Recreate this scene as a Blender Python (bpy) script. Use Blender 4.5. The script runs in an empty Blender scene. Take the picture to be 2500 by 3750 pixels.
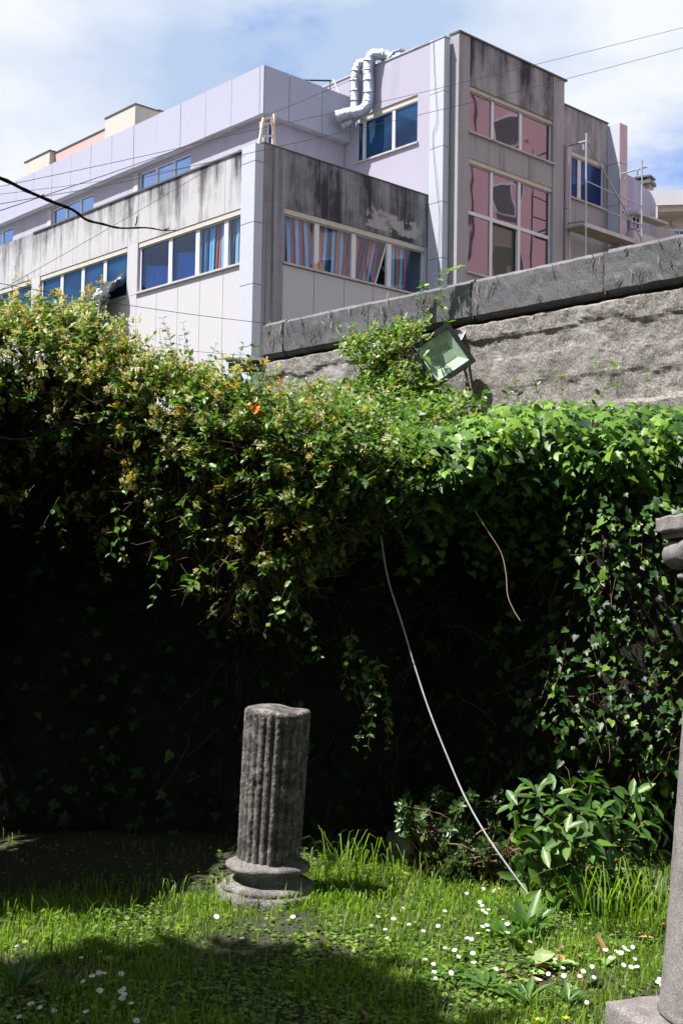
import bpy, bmesh, math, random
import numpy as np
from mathutils import Vector, Matrix, noise, Euler

sc = bpy.context.scene
COL = sc.collection
R = math.radians
random.seed(7); rng = np.random.default_rng(7)

# ------------------------------------------------------------------ camera
FPX, PITCH, ROLL, CAMH = 4474.18, R(2.9545), R(0.9504), 1.65
_f = Vector((0, math.cos(PITCH), math.sin(PITCH)))
_u0 = Vector((0, -math.sin(PITCH), math.cos(PITCH)))
_r = math.cos(ROLL) * Vector((1, 0, 0)) + math.sin(ROLL) * _u0
_u = -math.sin(ROLL) * Vector((1, 0, 0)) + math.cos(ROLL) * _u0
CAM = Vector((0, 0, CAMH))
cd = bpy.data.cameras.new('camera'); cam = bpy.data.objects.new('camera', cd); COL.objects.link(cam)
cam.matrix_world = Matrix(((_r.x, _u.x, -_f.x, 0), (_r.y, _u.y, -_f.y, 0), (_r.z, _u.z, -_f.z, CAMH), (0, 0, 0, 1)))
cd.sensor_fit = 'VERTICAL'; cd.sensor_height = 36; cd.lens = 36 * FPX / 3750
cd.clip_start = 0.05; cd.clip_end = 3000
sc.camera = cam

def at(px, py, y):
    """world point at depth y seen at photograph pixel (px, py)"""
    d = _r * ((px - 1250) / FPX) - _u * ((py - 1875) / FPX) + _f
    return CAM + d * (y / d.y)
def onground(px, py, z=0.0):
    d = _r * ((px - 1250) / FPX) - _u * ((py - 1875) / FPX) + _f
    return CAM + d * ((z - CAMH) / d.z)

# ------------------------------------------------------------------ light
SUN_EL = R(61.4); SUNH = Vector((-0.966, -0.258, 0)).normalized()
SUND = Vector((SUNH.x * math.cos(SUN_EL), SUNH.y * math.cos(SUN_EL), math.sin(SUN_EL)))
ld = bpy.data.lights.new('sun', 'SUN'); ld.energy = 5.0; ld.angle = R(0.53); ld.color = (1, .975, .94)
sun = bpy.data.objects.new('sun', ld); COL.objects.link(sun)
sun.rotation_euler = (-SUND).to_track_quat('-Z', 'Y').to_euler(); sun.location = SUND * 60

world = bpy.data.worlds.new('World'); sc.world = world; world.use_nodes = True
nt = world.node_tree; nt.nodes.clear(); N = nt.nodes.new; Lk = nt.links.new
sky = N('ShaderNodeTexSky'); sky.sky_type = 'NISHITA'; sky.sun_disc = False
sky.sun_elevation = SUN_EL; sky.sun_rotation = math.atan2(SUNH.x, SUNH.y)
sky.altitude = 300; sky.air_density = 1.0; sky.dust_density = 0.6; sky.ozone_density = 1.5
tc = N('ShaderNodeTexCoord')
mp = N('ShaderNodeMapping'); mp.inputs['Scale'].default_value = (1.0, 1.0, 2.1); mp.inputs['Location'].default_value = (6.60, 9.10, 3.30); mp.inputs['Rotation'].default_value = (0, 0, R(0))
Lk(tc.outputs['Generated'], mp.inputs['Vector'])
n1 = N('ShaderNodeTexNoise'); n1.inputs['Scale'].default_value = 3.4; n1.inputs['Detail'].default_value = 9; n1.inputs['Roughness'].default_value = .56; n1.inputs['Distortion'].default_value = .25
Lk(mp.outputs[0], n1.inputs['Vector'])
rp = N('ShaderNodeValToRGB'); rp.color_ramp.elements[0].position = .29; rp.color_ramp.elements[1].position = .44
rp.color_ramp.interpolation = 'EASE'
Lk(n1.outputs['Fac'], rp.inputs['Fac'])
n2 = N('ShaderNodeTexNoise'); n2.inputs['Scale'].default_value = 4.2; n2.inputs['Detail'].default_value = 6
Lk(mp.outputs[0], n2.inputs['Vector'])
rc = N('ShaderNodeValToRGB'); rc.color_ramp.elements[0].position = .36; rc.color_ramp.elements[1].position = .62
rc.color_ramp.elements[0].color = (4.6, 5.8, 7.9, 1); rc.color_ramp.elements[1].color = (8.4, 8.7, 9.3, 1)
Lk(n2.outputs['Fac'], rc.inputs['Fac'])
mx = N('ShaderNodeMixRGB'); Lk(rp.outputs['Color'], mx.inputs['Fac']); tb = N('ShaderNodeMixRGB'); tb.blend_type = 'MULTIPLY'; tb.inputs[0].default_value = 1; tb.inputs[2].default_value = (1.1, 1.4, 2.0, 1); Lk(sky.outputs[0], tb.inputs[1]); Lk(tb.outputs[0], mx.inputs[1]); Lk(rc.outputs['Color'], mx.inputs[2])
bg = N('ShaderNodeBackground'); bg.inputs['Strength'].default_value = 0.052
wo = N('ShaderNodeOutputWorld'); Lk(mx.outputs[0], bg.inputs['Color']); Lk(bg.outputs[0], wo.inputs['Surface'])

vs = sc.view_settings; vs.view_transform = 'Standard'; vs.look = 'None'; vs.gamma = 1.0; vs.exposure = 1.1; vs.use_curve_mapping = False
sc.cycles.max_bounces = 6; sc.cycles.transparent_max_bounces = 8; sc.cycles.diffuse_bounces = 3

# ------------------------------------------------------------------ helpers
class MB:
    """collects vertices and faces of one part"""
    def __init__(s): s.v = []; s.f = []
    def add(s, vs_, fs):
        o = len(s.v); s.v += [tuple(v) for v in vs_]; s.f += [tuple(i + o for i in f) for f in fs]; return s
    def box(s, x0, x1, y0, y1, z0, z1):
        return s.add([(x0,y0,z0),(x1,y0,z0),(x1,y1,z0),(x0,y1,z0),(x0,y0,z1),(x1,y0,z1),(x1,y1,z1),(x0,y1,z1)],
                     [(0,3,2,1),(4,5,6,7),(0,1,5,4),(1,2,6,5),(2,3,7,6),(3,0,4,7)])
    def tube(s, pts, rad, n=8, cap=True):
        pts = [Vector(p) for p in pts]; rads = rad if isinstance(rad, (list, tuple)) else [rad] * len(pts)
        o = len(s.v); ref = None
        for i, p in enumerate(pts):
            t = (pts[min(i+1, len(pts)-1)] - pts[max(i-1, 0)]).normalized()
            if ref is None:
                ref = t.orthogonal().normalized()
            ref = (ref - t * ref.dot(t)).normalized(); b = t.cross(ref)
            for k in range(n):
                a = 2 * math.pi * k / n
                s.v.append(tuple(p + (ref * math.cos(a) + b * math.sin(a)) * rads[i]))
        for i in range(len(pts) - 1):
            for k in range(n):
                a = o + i*n + k; b2 = o + i*n + (k+1) % n
                s.f.append((a, b2, b2 + n, a + n))
        if cap:
            s.f.append(tuple(o + k for k in range(n))[::-1]); s.f.append(tuple(o + (len(pts)-1)*n + k for k in range(n)))
        return s
    def lathe(s, prof, n=32, fn=None, cap=True):
        o = len(s.v)
        for (r_, z) in prof:
            for k in range(n):
                a = 2*math.pi*k/n; x, y, zz = r_*math.cos(a), r_*math.sin(a), z
                s.v.append(fn(a, r_, z) if fn else (x, y, zz))
        for i in range(len(prof)-1):
            for k in range(n):
                a = o+i*n+k; b = o+i*n+(k+1)%n; s.f.append((a, b, b+n, a+n))
        if cap:
            s.f.append(tuple(o+k for k in range(n))[::-1]); s.f.append(tuple(o+(len(prof)-1)*n+k for k in range(n)))
        return s
    def build(s, name, mat, parent=None, smooth=False):
        me = bpy.data.meshes.new(name); me.from_pydata(s.v, [], s.f); me.update()
        if smooth: me.polygons.foreach_set('use_smooth', [True]*len(me.polygons))
        return link(name, me, mat, parent)
def link(name, me, mat=None, parent=None):
    if mat is not None and not me.materials: me.materials.append(mat)
    o = bpy.data.objects.new(name, me); COL.objects.link(o)
    if parent: o.parent = parent
    return o
def tri_mesh(name, V, F, rnd=None):
    """fast mesh from numpy arrays (triangles)"""
    me = bpy.data.meshes.new(name); V = np.ascontiguousarray(V, dtype=np.float32); F = np.ascontiguousarray(F, dtype=np.int32)
    me.vertices.add(len(V)); me.vertices.foreach_set('co', V.ravel())
    me.loops.add(F.size); me.loops.foreach_set('vertex_index', F.ravel())
    me.polygons.add(len(F)); me.polygons.foreach_set('loop_start', np.arange(0, F.size, 3, dtype=np.int32))
    me.polygons.foreach_set('use_smooth', np.ones(len(F), dtype=bool))
    if rnd is not None:
        a = me.attributes.new('rnd', 'FLOAT', 'POINT'); a.data.foreach_set('value', np.ascontiguousarray(rnd, dtype=np.float32))
    me.update(calc_edges=True); return me
def empty(name, loc=(0,0,0), rz=0):
    o = bpy.data.objects.new(name, None); COL.objects.link(o); o.location = loc; o.rotation_euler = (0,0,rz); return o
def tag(o, label=None, cat=None, group=None, kind=None):
    if label: o['label'] = label
    if cat: o['category'] = cat
    if group: o['group'] = group
    if kind: o['kind'] = kind
    return o
def box(name, x0, x1, y0, y1, z0, z1, mat, parent=None):
    return MB().box(min(x0,x1), max(x0,x1), min(y0,y1), max(y0,y1), min(z0,z1), max(z0,z1)).build(name, mat, parent)
def fbm(p, s=1.0, o=4):
    return noise.fractal(Vector(p)*s, 1.0, 2.0, o)

# ------------------------------------------------------------------ materials
def mat(name):
    m = bpy.data.materials.new(name); m.use_nodes = True; t = m.node_tree
    return m, t, t.nodes['Principled BSDF'], t.nodes['Material Output']
def ramp(t, src, stops, interp='LINEAR'):
    r = t.nodes.new('ShaderNodeValToRGB'); r.color_ramp.interpolation = interp
    e = r.color_ramp.elements
    while len(e) < len(stops): e.new(.5)
    for k, (p, c) in enumerate(stops):
        e[k].position = p; e[k].color = (*c, 1) if len(c) == 3 else c
    t.links.new(src, r.inputs['Fac']); return r
def tnoise(t, vec, scale, detail=6, rough=.55, dist=0):
    n = t.nodes.new('ShaderNodeTexNoise'); n.inputs['Scale'].default_value = scale; n.inputs['Detail'].default_value = detail
    n.inputs['Roughness'].default_value = rough; n.inputs['Distortion'].default_value = dist
    if vec is not None: t.links.new(vec, n.inputs['Vector'])
    return n
def tmap(t, src, scale=(1,1,1), loc=(0,0,0)):
    m = t.nodes.new('ShaderNodeMapping'); m.inputs['Scale'].default_value = scale; m.inputs['Location'].default_value = loc
    t.links.new(src, m.inputs['Vector']); return m.outputs[0]
def tmix(t, fac, a, b, mode='MIX'):
    m = t.nodes.new('ShaderNodeMixRGB'); m.blend_type = mode
    for i, x in zip((0,1,2), (fac,a,b)):
        if hasattr(x, 'links') or hasattr(x, 'is_linked'): t.links.new(x, m.inputs[i])
        else: m.inputs[i].default_value = x if i == 0 else (*x, 1)
    return m.outputs[0]
def tbump(t, p, h, strength=.3, dist=.02):
    b = t.nodes.new('ShaderNodeBump'); b.inputs['Strength'].default_value = strength; b.inputs['Distance'].default_value = dist
    t.links.new(h, b.inputs['Height']); t.links.new(b.outputs[0], p.inputs['Normal'])
def coords(t, kind='Object'):
    return t.nodes.new('ShaderNodeTexCoord').outputs[kind]
def simple(name, col, rough=.6, metal=0, var=.12, scale=3, bump=0, spec=.5):
    m, t, p, o = mat(name); c = coords(t); n = tnoise(t, c, scale)
    lo = tuple(x*(1-var) for x in col); hi = tuple(min(1, x*(1+var)) for x in col)
    r = ramp(t, n.outputs['Fac'], [(.3, lo), (.7, hi)]); t.links.new(r.outputs[0], p.inputs['Base Color'])
    p.inputs['Roughness'].default_value = rough; p.inputs['Metallic'].default_value = metal; p.inputs['Specular IOR Level'].default_value = spec
    if bump: tbump(t, p, tnoise(t, c, scale*12).outputs['Fac'], bump, .02)
    return m
def stained(name, base, dirt, lo, hi, sx=2.6, fw=.35, rows=0.22, blotch=.5, bump=.5, ztop=None, patch=None, off=0):
    """rendered wall with run-off streaks: noise stretched down the wall, broken up by blotches"""
    m, t, p, o = mat(name); c = coords(t)
    st = tnoise(t, tmap(t, c, (sx, sx, rows), (off, off, off)), 1.0, 7, .62)
    fine = tnoise(t, tmap(t, c, (sx*6, sx*6, rows*2.2), (off, 3, 1)), 1.0, 5, .6)
    bl = tnoise(t, c, 2.1, 8, .65)
    s = t.nodes.new('ShaderNodeMath'); s.operation = 'MULTIPLY_ADD'; s.inputs[1].default_value = fw
    t.links.new(fine.outputs['Fac'], s.inputs[0]); t.links.new(st.outputs['Fac'], s.inputs[2])
    s2 = t.nodes.new('ShaderNodeMath'); s2.operation = 'MULTIPLY_ADD'; s2.inputs[1].default_value = blotch*.4
    t.links.new(bl.outputs['Fac'], s2.inputs[0]); t.links.new(s.outputs[0], s2.inputs[2])
    fac = s2.outputs[0]
    if ztop:   # run-off is strongest just under the exposed edge
        sp = t.nodes.new('ShaderNodeSeparateXYZ'); t.links.new(c, sp.inputs[0])
        mr = t.nodes.new('ShaderNodeMapRange'); mr.inputs['From Min'].default_value = ztop[0]; mr.inputs['From Max'].default_value = ztop[1]
        mr.inputs['To Min'].default_value = ztop[2]; mr.inputs['To Max'].default_value = ztop[3]
        t.links.new(sp.outputs['Z'], mr.inputs['Value'])
        a = t.nodes.new('ShaderNodeMath'); a.operation = 'ADD'; t.links.new(fac, a.inputs[0]); t.links.new(mr.outputs[0], a.inputs[1]); fac = a.outputs[0]
    if patch:  # where the skim coat has fallen away
        x0, x1, z0, z1 = patch
        sp = t.nodes.new('ShaderNodeSeparateXYZ'); t.links.new(c, sp.inputs[0])
        pn = tnoise(t, c, 1.9, 6, .6)
        def edge(sock, a, b, w):
            q = t.nodes.new('ShaderNodeMapRange'); q.interpolation_type = 'SMOOTHSTEP'; q.inputs['From Min'].default_value = a; q.inputs['From Max'].default_value = b
            t.links.new(sp.outputs[sock], q.inputs['Value']); return q.outputs[0]
        def mulv(a, b):
            q = t.nodes.new('ShaderNodeMath'); q.operation = 'MULTIPLY_ADD'; t.links.new(a, q.inputs[0]); q.inputs[1].default_value = 1.25; w_ = t.nodes.new('ShaderNodeMath'); w_.operation = 'MULTIPLY_ADD'; t.links.new(b, w_.inputs[0]); w_.inputs[1].default_value = .5; w_.inputs[2].default_value = -.38; t.links.new(w_.outputs[0], q.inputs[2]); return q.outputs[0]
        def mul(a, b):
            q = t.nodes.new('ShaderNodeMath'); q.operation = 'MULTIPLY'; t.links.new(a, q.inputs[0]); t.links.new(b, q.inputs[1]); return q.outputs[0]
        pn2 = tnoise(t, c, 5.5, 6, .6)
        win = mul(mul(edge('X', x0, x0+.5, 0), edge('X', x1, x1-.5, 0)), mul(edge('Z', z0, z0+.2, 0), edge('Z', z1, z1-.6, 0)))
        q = t.nodes.new('ShaderNodeMath'); q.operation = 'MULTIPLY_ADD'; q.inputs[1].default_value = .42; t.links.new(win, q.inputs[0]); t.links.new(mulv(pn.outputs['Fac'], pn2.outputs['Fac']), q.inputs[2])
        pr = ramp(t, q.outputs[0], [(.83, (0,0,0)), (.90, (1,1,1))])
    r = ramp(t, fac, [(lo, base), ((lo+hi)/2, tuple(b*.55+d*.45 for b, d in zip(base, dirt))), (hi, dirt)])
    colr = r.outputs[0]
    if patch: colr = tmix(t, pr.outputs[0], colr, (.35,.325,.315))
    g = tnoise(t, c, 38, 4, .7)
    colr = tmix(t, .25, colr, ramp(t, g.outputs['Fac'], [(.35, (.25,.25,.25)), (.65, (.8,.8,.8))]).outputs[0], 'OVERLAY')
    t.links.new(colr, p.inputs['Base Color']); p.inputs['Roughness'].default_value = .9; p.inputs['Specular IOR Level'].default_value = .2
    tbump(t, p, g.outputs['Fac'], bump, .03); return m
def leafmat(name, stops, trans, tfac=.3, rough=.4, spec=.5, obj=False):
    m, t, p, o = mat(name)
    if obj: src = t.nodes.new('ShaderNodeObjectInfo').outputs['Random']
    else:
        a = t.nodes.new('ShaderNodeAttribute'); a.attribute_name = 'rnd'; src = a.outputs['Fac']
    c = coords(t, 'Generated') if obj else coords(t)
    r = ramp(t, src, stops); n = tnoise(t, coords(t), 60, 3)
    colr = tmix(t, .35, r.outputs[0], ramp(t, n.outputs['Fac'], [(.3, (.3,.3,.3)), (.7, (.75,.75,.75))]).outputs[0], 'OVERLAY')
    t.links.new(colr, p.inputs['Base Color']); p.inputs['Roughness'].default_value = rough; p.inputs['Specular IOR Level'].default_value = spec
    tr = t.nodes.new('ShaderNodeBsdfTranslucent'); t.links.new(tmix(t, 1.0, colr, trans, 'MULTIPLY'), tr.inputs['Color'])
    ms = t.nodes.new('ShaderNodeMixShader'); ms.inputs[0].default_value = tfac
    t.links.new(p.outputs[0], ms.inputs[1]); t.links.new(tr.outputs[0], ms.inputs[2]); t.links.new(ms.outputs[0], o.inputs['Surface']); return m

M = {}
M['stucco_left'] = stained('stained_render_sunny', (.45,.43,.445), (.066,.062,.075), .64, .90, fw=.2, sx=1.5, rows=.2, blotch=.75, ztop=(13.0,14.35,-.12,.05))
M['stucco_low'] = stained('pale_render', (.475,.455,.475), (.20,.18,.19), .92, 1.3, sx=1.7, rows=.1, blotch=.3, off=5)
M['stucco_right'] = stained('dark_stained_render', (.34,.325,.355), (.045,.041,.053), .58, .86, fw=.25, sx=1.1, rows=.2, blotch=.7, patch=(3.9,7.1,12.6,13.75), off=2)
M['stucco_pier'] = stained('streaked_pier_render', (.36,.345,.37), (.09,.08,.095), .60, .95, sx=4, rows=.10, off=9)
M['stucco_tower'] = stained('weathered_tower_render', (.37,.345,.37), (.05,.044,.058), .60, .90, fw=.25, sx=1.2, rows=.2, blotch=.7, ztop=(18.0,19.7,-.05,.06), off=4)
M['stucco_tower_plain'] = stained('weathered_tower_pier_render', (.34,.32,.34), (.135,.12,.13), .78, 1.1, sx=2.5, rows=.1, off=14)
M['lilac'] = stained('lilac_render', (.38,.355,.435), (.285,.26,.32), .80, 1.2, sx=1.5, rows=.3, bump=.4)
M['pink'] = stained('pink_render', (.54,.36,.34), (.36,.23,.22), .9, 1.25, sx=1.2, rows=.3, bump=.3)
M['cream_block'] = stained('cream_roof_block', (.50,.465,.42), (.36,.32,.30), .9, 1.2, sx=1.2, rows=.3, bump=.4)
M['panel'] = stained('aluminium_cladding', (.38,.38,.47), (.29,.29,.35), .80, 1.25, fw=.15, sx=1.1, rows=.3, bump=.04)
M['panel'].node_tree.nodes['Principled BSDF'].inputs['Roughness'].default_value = .45
M['panel_pillar'] = stained('pale_pillar_cladding', (.44,.455,.52), (.30,.30,.34), .82, 1.25, fw=.2, sx=1.6, rows=.25, bump=.05)
M['panel_pillar'].node_tree.nodes['Principled BSDF'].inputs['Roughness'].default_value = .5
M['panel_pink'] = simple('mauve_cladding', (.46,.37,.41), .5, .1, .06, .8)
M['panel_blue'] = simple('blue_grey_cladding', (.27,.28,.42), .42, .2, .06, .8)
M['groove'] = simple('groove_backing_render', (.27,.25,.25), .9)  # backing wall colour seen in the panel grooves
M['joint'] = simple('dark_joint', (.06,.06,.075), .8)
M['soffit'] = simple('soffit_metal', (.40,.40,.45), .6)
M['flash'] = simple('dark_flashing', (.10,.095,.10), .6, .2)
M['frame'] = simple('white_window_frame', (.60,.60,.63), .4, 0, .04)
M['trim'] = simple('cream_window_trim', (.48,.44,.38), .7, 0, .1, 4)
M['sill'] = simple('stone_sill', (.42,.39,.38), .8, 0, .15, 4)
M['roof'] = simple('roof_screed', (.30,.29,.28), .9, 0, .2, 2)
M['room'] = simple('dim_room_wall', (.38,.40,.30), .9)
M['dark'] = simple('dark_room', (.02,.02,.022), .9)
def glassmat(name, tint, diff, refl=.5, rough=.02, rcol=(.9,.92,1)):
    m, t, p, o = mat(name); c = coords(t)
    n = tnoise(t, tmap(t, c, (.5,.5,.9)), 1.0, 3)
    r = ramp(t, n.outputs['Fac'], [(.35, tint), (.65, diff)], 'EASE'); t.links.new(r.outputs[0], p.inputs['Base Color'])
    p.inputs['Roughness'].default_value = .5; p.inputs['Specular IOR Level'].default_value = .3
    g = t.nodes.new('ShaderNodeBsdfGlossy'); g.inputs['Roughness'].default_value = rough; g.inputs['Color'].default_value = (*rcol, 1)
    b = t.nodes.new('ShaderNodeBump'); b.inputs['Strength'].default_value = .05; b.inputs['Distance'].default_value = .4
    t.links.new(tnoise(t, c, .6, 1).outputs['Fac'], b.inputs['Height']); t.links.new(b.outputs[0], g.inputs['Normal'])
    ms = t.nodes.new('ShaderNodeMixShader'); ms.inputs[0].default_value = refl
    t.links.new(p.outputs[0], ms.inputs[1]); t.links.new(g.outputs[0], ms.inputs[2]); t.links.new(ms.outputs[0], o.inputs['Surface']); return m
M['glass_blue'] = glassmat('blue_film_glass', (.002,.012,.045), (.010,.060,.12), .34, rcol=(.06,.19,.44))
M['glass_navy'] = glassmat('navy_film_glass', (.003,.012,.06), (.006,.025,.10), .34, rcol=(.05,.14,.42))
M['glass_mirror'] = glassmat('mirror_film_glass', (.03,.025,.06), (.05,.035,.07), .60, rcol=(.32,.27,.34))
M['glass_sky'] = glassmat('sky_reflecting_glass', (.02,.04,.09), (.04,.06,.1), .72, rcol=(.35,.52,.9))
def clearglass(name, tint, refl):
    m, t, p, o = mat(name); t.nodes.remove(p)
    a = t.nodes.new('ShaderNodeBsdfTransparent'); a.inputs['Color'].default_value = (*tint, 1)
    g = t.nodes.new('ShaderNodeBsdfGlossy'); g.inputs['Roughness'].default_value = .02; g.inputs['Color'].default_value = (.75,.8,.95,1)
    ms = t.nodes.new('ShaderNodeMixShader'); ms.inputs[0].default_value = refl
    t.links.new(a.outputs[0], ms.inputs[1]); t.links.new(g.outputs[0], ms.inputs[2]); t.links.new(ms.outputs[0], o.inputs['Surface']); return m
M['glass_clear'] = clearglass('tinted_clear_glass', (.82,.90,.98), .06)
M['glass_dim'] = glassmat('dim_greenish_glass', (.030,.036,.026), (.05,.055,.035), .06)
M['glass_tint'] = clearglass('blue_tinted_glass', (.22,.46,.70), .10)
M['curtain'] = simple('pale_teal_curtain', (.42,.66,.62), .8, 0, .1, 3)
M['slat_orange'] = simple('orange_blind', (.80,.17,.035), .7)
M['slat_rust'] = simple('rust_blind', (.48,.09,.05), .7)
M['slat_blue'] = simple('pale_blue_blind', (.26,.58,.78), .7)
M['slat_navy'] = simple('navy_blind', (.02,.04,.09), .7)
M['duct'] = simple('silver_duct', (.44,.47,.55), .34, 1, .25, 16, .7)
M['galv'] = simple('galvanised_steel', (.40,.42,.46), .5, .6, .15, 5)
M['wood'] = simple('pale_pine', (.66,.54,.42), .7, 0, .15, 8)
M['red'] = simple('red_paint', (.55,.05,.04), .6)
M['wire'] = simple('black_cable', (.03,.03,.035), .6)
M['plastic'] = simple('black_plastic_sheet', (.035,.036,.042), .25, 0, .3, 6, 0, .8)
M['orange'] = simple('orange_plastic', (.80,.20,.02), .5)
M['white_wall'] = stained('white_house_render', (.60,.59,.62), (.40,.38,.40), .98, 1.3, sx=1.4, rows=.3, bump=.2)
M['cream_wall'] = simple('cream_house_render', (.54,.48,.38), .9, 0, .06)
M['brick'] = None
def brickmat():
    m, t, p, o = mat('yellow_brick'); b = t.nodes.new('ShaderNodeTexBrick')
    t.links.new(tmap(t, coords(t), (1,1,1)), b.inputs['Vector']); b.inputs['Scale'].default_value = 4.2
    b.inputs['Color1'].default_value = (.42,.28,.16,1); b.inputs['Color2'].default_value = (.34,.20,.11,1); b.inputs['Mortar'].default_value = (.25,.2,.16,1)
    t.links.new(b.outputs['Color'], p.inputs['Base Color']); p.inputs['Roughness'].default_value = .9; return m
M['brick'] = brickmat()

# ------------------------------------------------------------------ large structure: ground sheets
def noise_grid(name, x0, x1, y0, y1, nx, ny, fn, m, parent=None):
    v = []; f = []
    for j in range(ny+1):
        for i in range(nx+1):
            x = x0 + (x1-x0)*i/nx; y = y0 + (y1-y0)*j/ny; v.append((x, y, fn(x, y)))
    for j in range(ny):
        for i in range(nx):
            a = j*(nx+1)+i; f.append((a, a+1, a+nx+2, a+nx+1))
    b = MB(); b.v = v; b.f = f; return b.build(name, m, parent, True)
def soilmat():
    m, t, p, o = mat('lawn_soil'); c = coords(t)
    a = tnoise(t, c, 2.2, 8, .65); b = tnoise(t, c, 40, 5, .7)
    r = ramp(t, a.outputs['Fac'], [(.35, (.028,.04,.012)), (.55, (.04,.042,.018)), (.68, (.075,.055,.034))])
    colr = tmix(t, .6, r.outputs[0], ramp(t, b.outputs['Fac'], [(.3, (.2,.2,.2)), (.7, (.8,.8,.8))]).outputs[0], 'OVERLAY')
    t.links.new(colr, p.inputs['Base Color']); p.inputs['Roughness'].default_value = .95; tbump(t, p, b.outputs['Fac'], .8, .03); return m
M['soil'] = soilmat()
def gz(x, y):
    """height of the lawn"""
    return .035*noise.noise(Vector((x*.9, y*.9, 0))) + .012*noise.noise(Vector((x*4, y*4, 3))) + max(0, y-6.6)*.03
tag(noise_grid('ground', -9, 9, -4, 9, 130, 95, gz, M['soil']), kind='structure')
far = MB().add([(-600,-600,-.12),(600,-600,-.12),(600,900,-.12),(-600,900,-.12)], [(0,1,2,3)]).build('ground', M['soil']); tag(far, kind='structure')

# ------------------------------------------------------------------ the stepped concrete building
BO = (-2.49, 35.39, 0); BR = R(90-47.385)
bld = empty('office_building', BO, BR)
tag(bld, 'stained grey concrete building in stepped blocks with lilac upper storey and metal cladding bands', 'building')
def bb(name, x0, x1, y0, y1, z0, z1, m, par=None): return box(name, x0, x1, y0, y1, z0, z1, M[m], par or bld)

# --- long left face (x = 0), backing wall with proud panels
AW = [(.93, 6.55), (7.17, 13.12), (13.75, 19.7), (20.35, 26.3)]          # window bays along y
bb('wall', .03, .3, 0, 32, 12.585, 14.3, 'groove'); bb('wall', .03, .3, 0, 32, -.1, 10.87, 'groove')
edges = [.1, .93, 1.8, 2.98, 4.17, 5.37, 6.55, 7.17, 8.38, 9.58, 10.75, 11.94, 13.12, 13.75, 14.99, 16.18, 17.37, 18.56, 19.7, 20.35, 21.5, 22.7, 23.9, 25.1, 26.3, 27.5, 28.7, 30, 32]
for a, b in zip(edges, edges[1:]):
    bb('wall_panel', 0, .031, a+.007, b-.007, 12.587, 14.30, 'stucco_left')
    bb('wall_panel', 0, .031, a+.009, b-.009, 3.0, 10.86, 'stucco_low')
for y0, y1 in ((6.55, 7.17), (13.12, 13.75), (19.7, 20.35), (26.3, 32)):
    bb('pier', 0, .3, y0, y1, 10.87, 12.585, 'stucco_low')
bb('parapet_flashing', -.04, .34, .6, 13.69, 14.302, 14.36, 'flash')
bb('parapet_wall', .0, .3, 13.70, 32, 14.302, 14.345, 'stucco_left')
bb('roof', .3, 7.07, .3, 32, 13.3, 13.5, 'roof')
bb('floor_slab', .3, 7.07, .3, 32, 9.6, 9.9, 'dark'); bb('back_wall', 2.2, 2.3, 1.6, 32, 9.9, 13.3, 'dark')

def window(x0, x1, z0, z1, axis, pos, panes, glass, depth=.12, head=True, sill=True, mull=.10, transom=None, skip=(), framew=.06, headm='trim'):
    """a window unit: axis 'y' lies in the plane x = pos facing -x, axis 'x' in the plane y = pos facing -y"""
    def bx(name, a0, a1, d0, d1, c0, c1, m, par):
        if axis == 'x': return bb(name, a0, a1, pos+d0, pos+d1, c0, c1, m, par)
        return bb(name, pos+d0, pos+d1, a0, a1, c0, c1, m, par)
    w = MB()
    def fr(a0, a1, c0, c1):
        if axis == 'x': w.box(a0, a1, pos+depth-.03, pos+depth+.05, c0, c1)
        else: w.box(pos+depth-.03, pos+depth+.05, a0, a1, c0, c1)
    fr(x0, x1, z0, z0+framew); fr(x0, x1, z1-framew, z1); fr(x0, x0+framew, z0+framew, z1-framew); fr(x1-framew, x1, z0+framew, z1-framew)
    win = w.build('window', M['frame'], bld)
    for a, b in zip(panes, panes[1:]):
        pass
    for i in range(len(panes)-1):
        a, b = panes[i], panes[i+1]
        lo = a + (mull/2 if i else framew); hi = b - (mull/2 if i < len(panes)-2 else framew)
        rows = [(z0+framew, z1-framew)] if transom is None else [(z0+framew, transom-.06), (transom+.06, z1-framew)]
        for k, (c0, c1) in enumerate(rows):
            if (i, k) in skip: continue
            bx('pane', lo, hi, depth, depth+.012, c0, c1, glass, win)
        if i: bx('mullion', a-mull/2, a+mull/2, depth-.04, depth+.06, z0+framew, z1-framew, 'frame', win)
    if transom is not None: bx('transom', x0+framew, x1-framew, depth-.036, depth+.055, transom-.06, transom+.06, 'frame', win)
    if head: bx('head_trim', x0, x1, depth-.10, depth-.032, z1-.03, z1+.13, headm, win)
    if sill: bx('sill', x0-.06, x1+.06, -.07, depth-.032, z0-.05, z0+.012, 'sill', win)
    return win
def even(a, b, n): return [a + (b-a)*i/n for i in range(n+1)]

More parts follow.
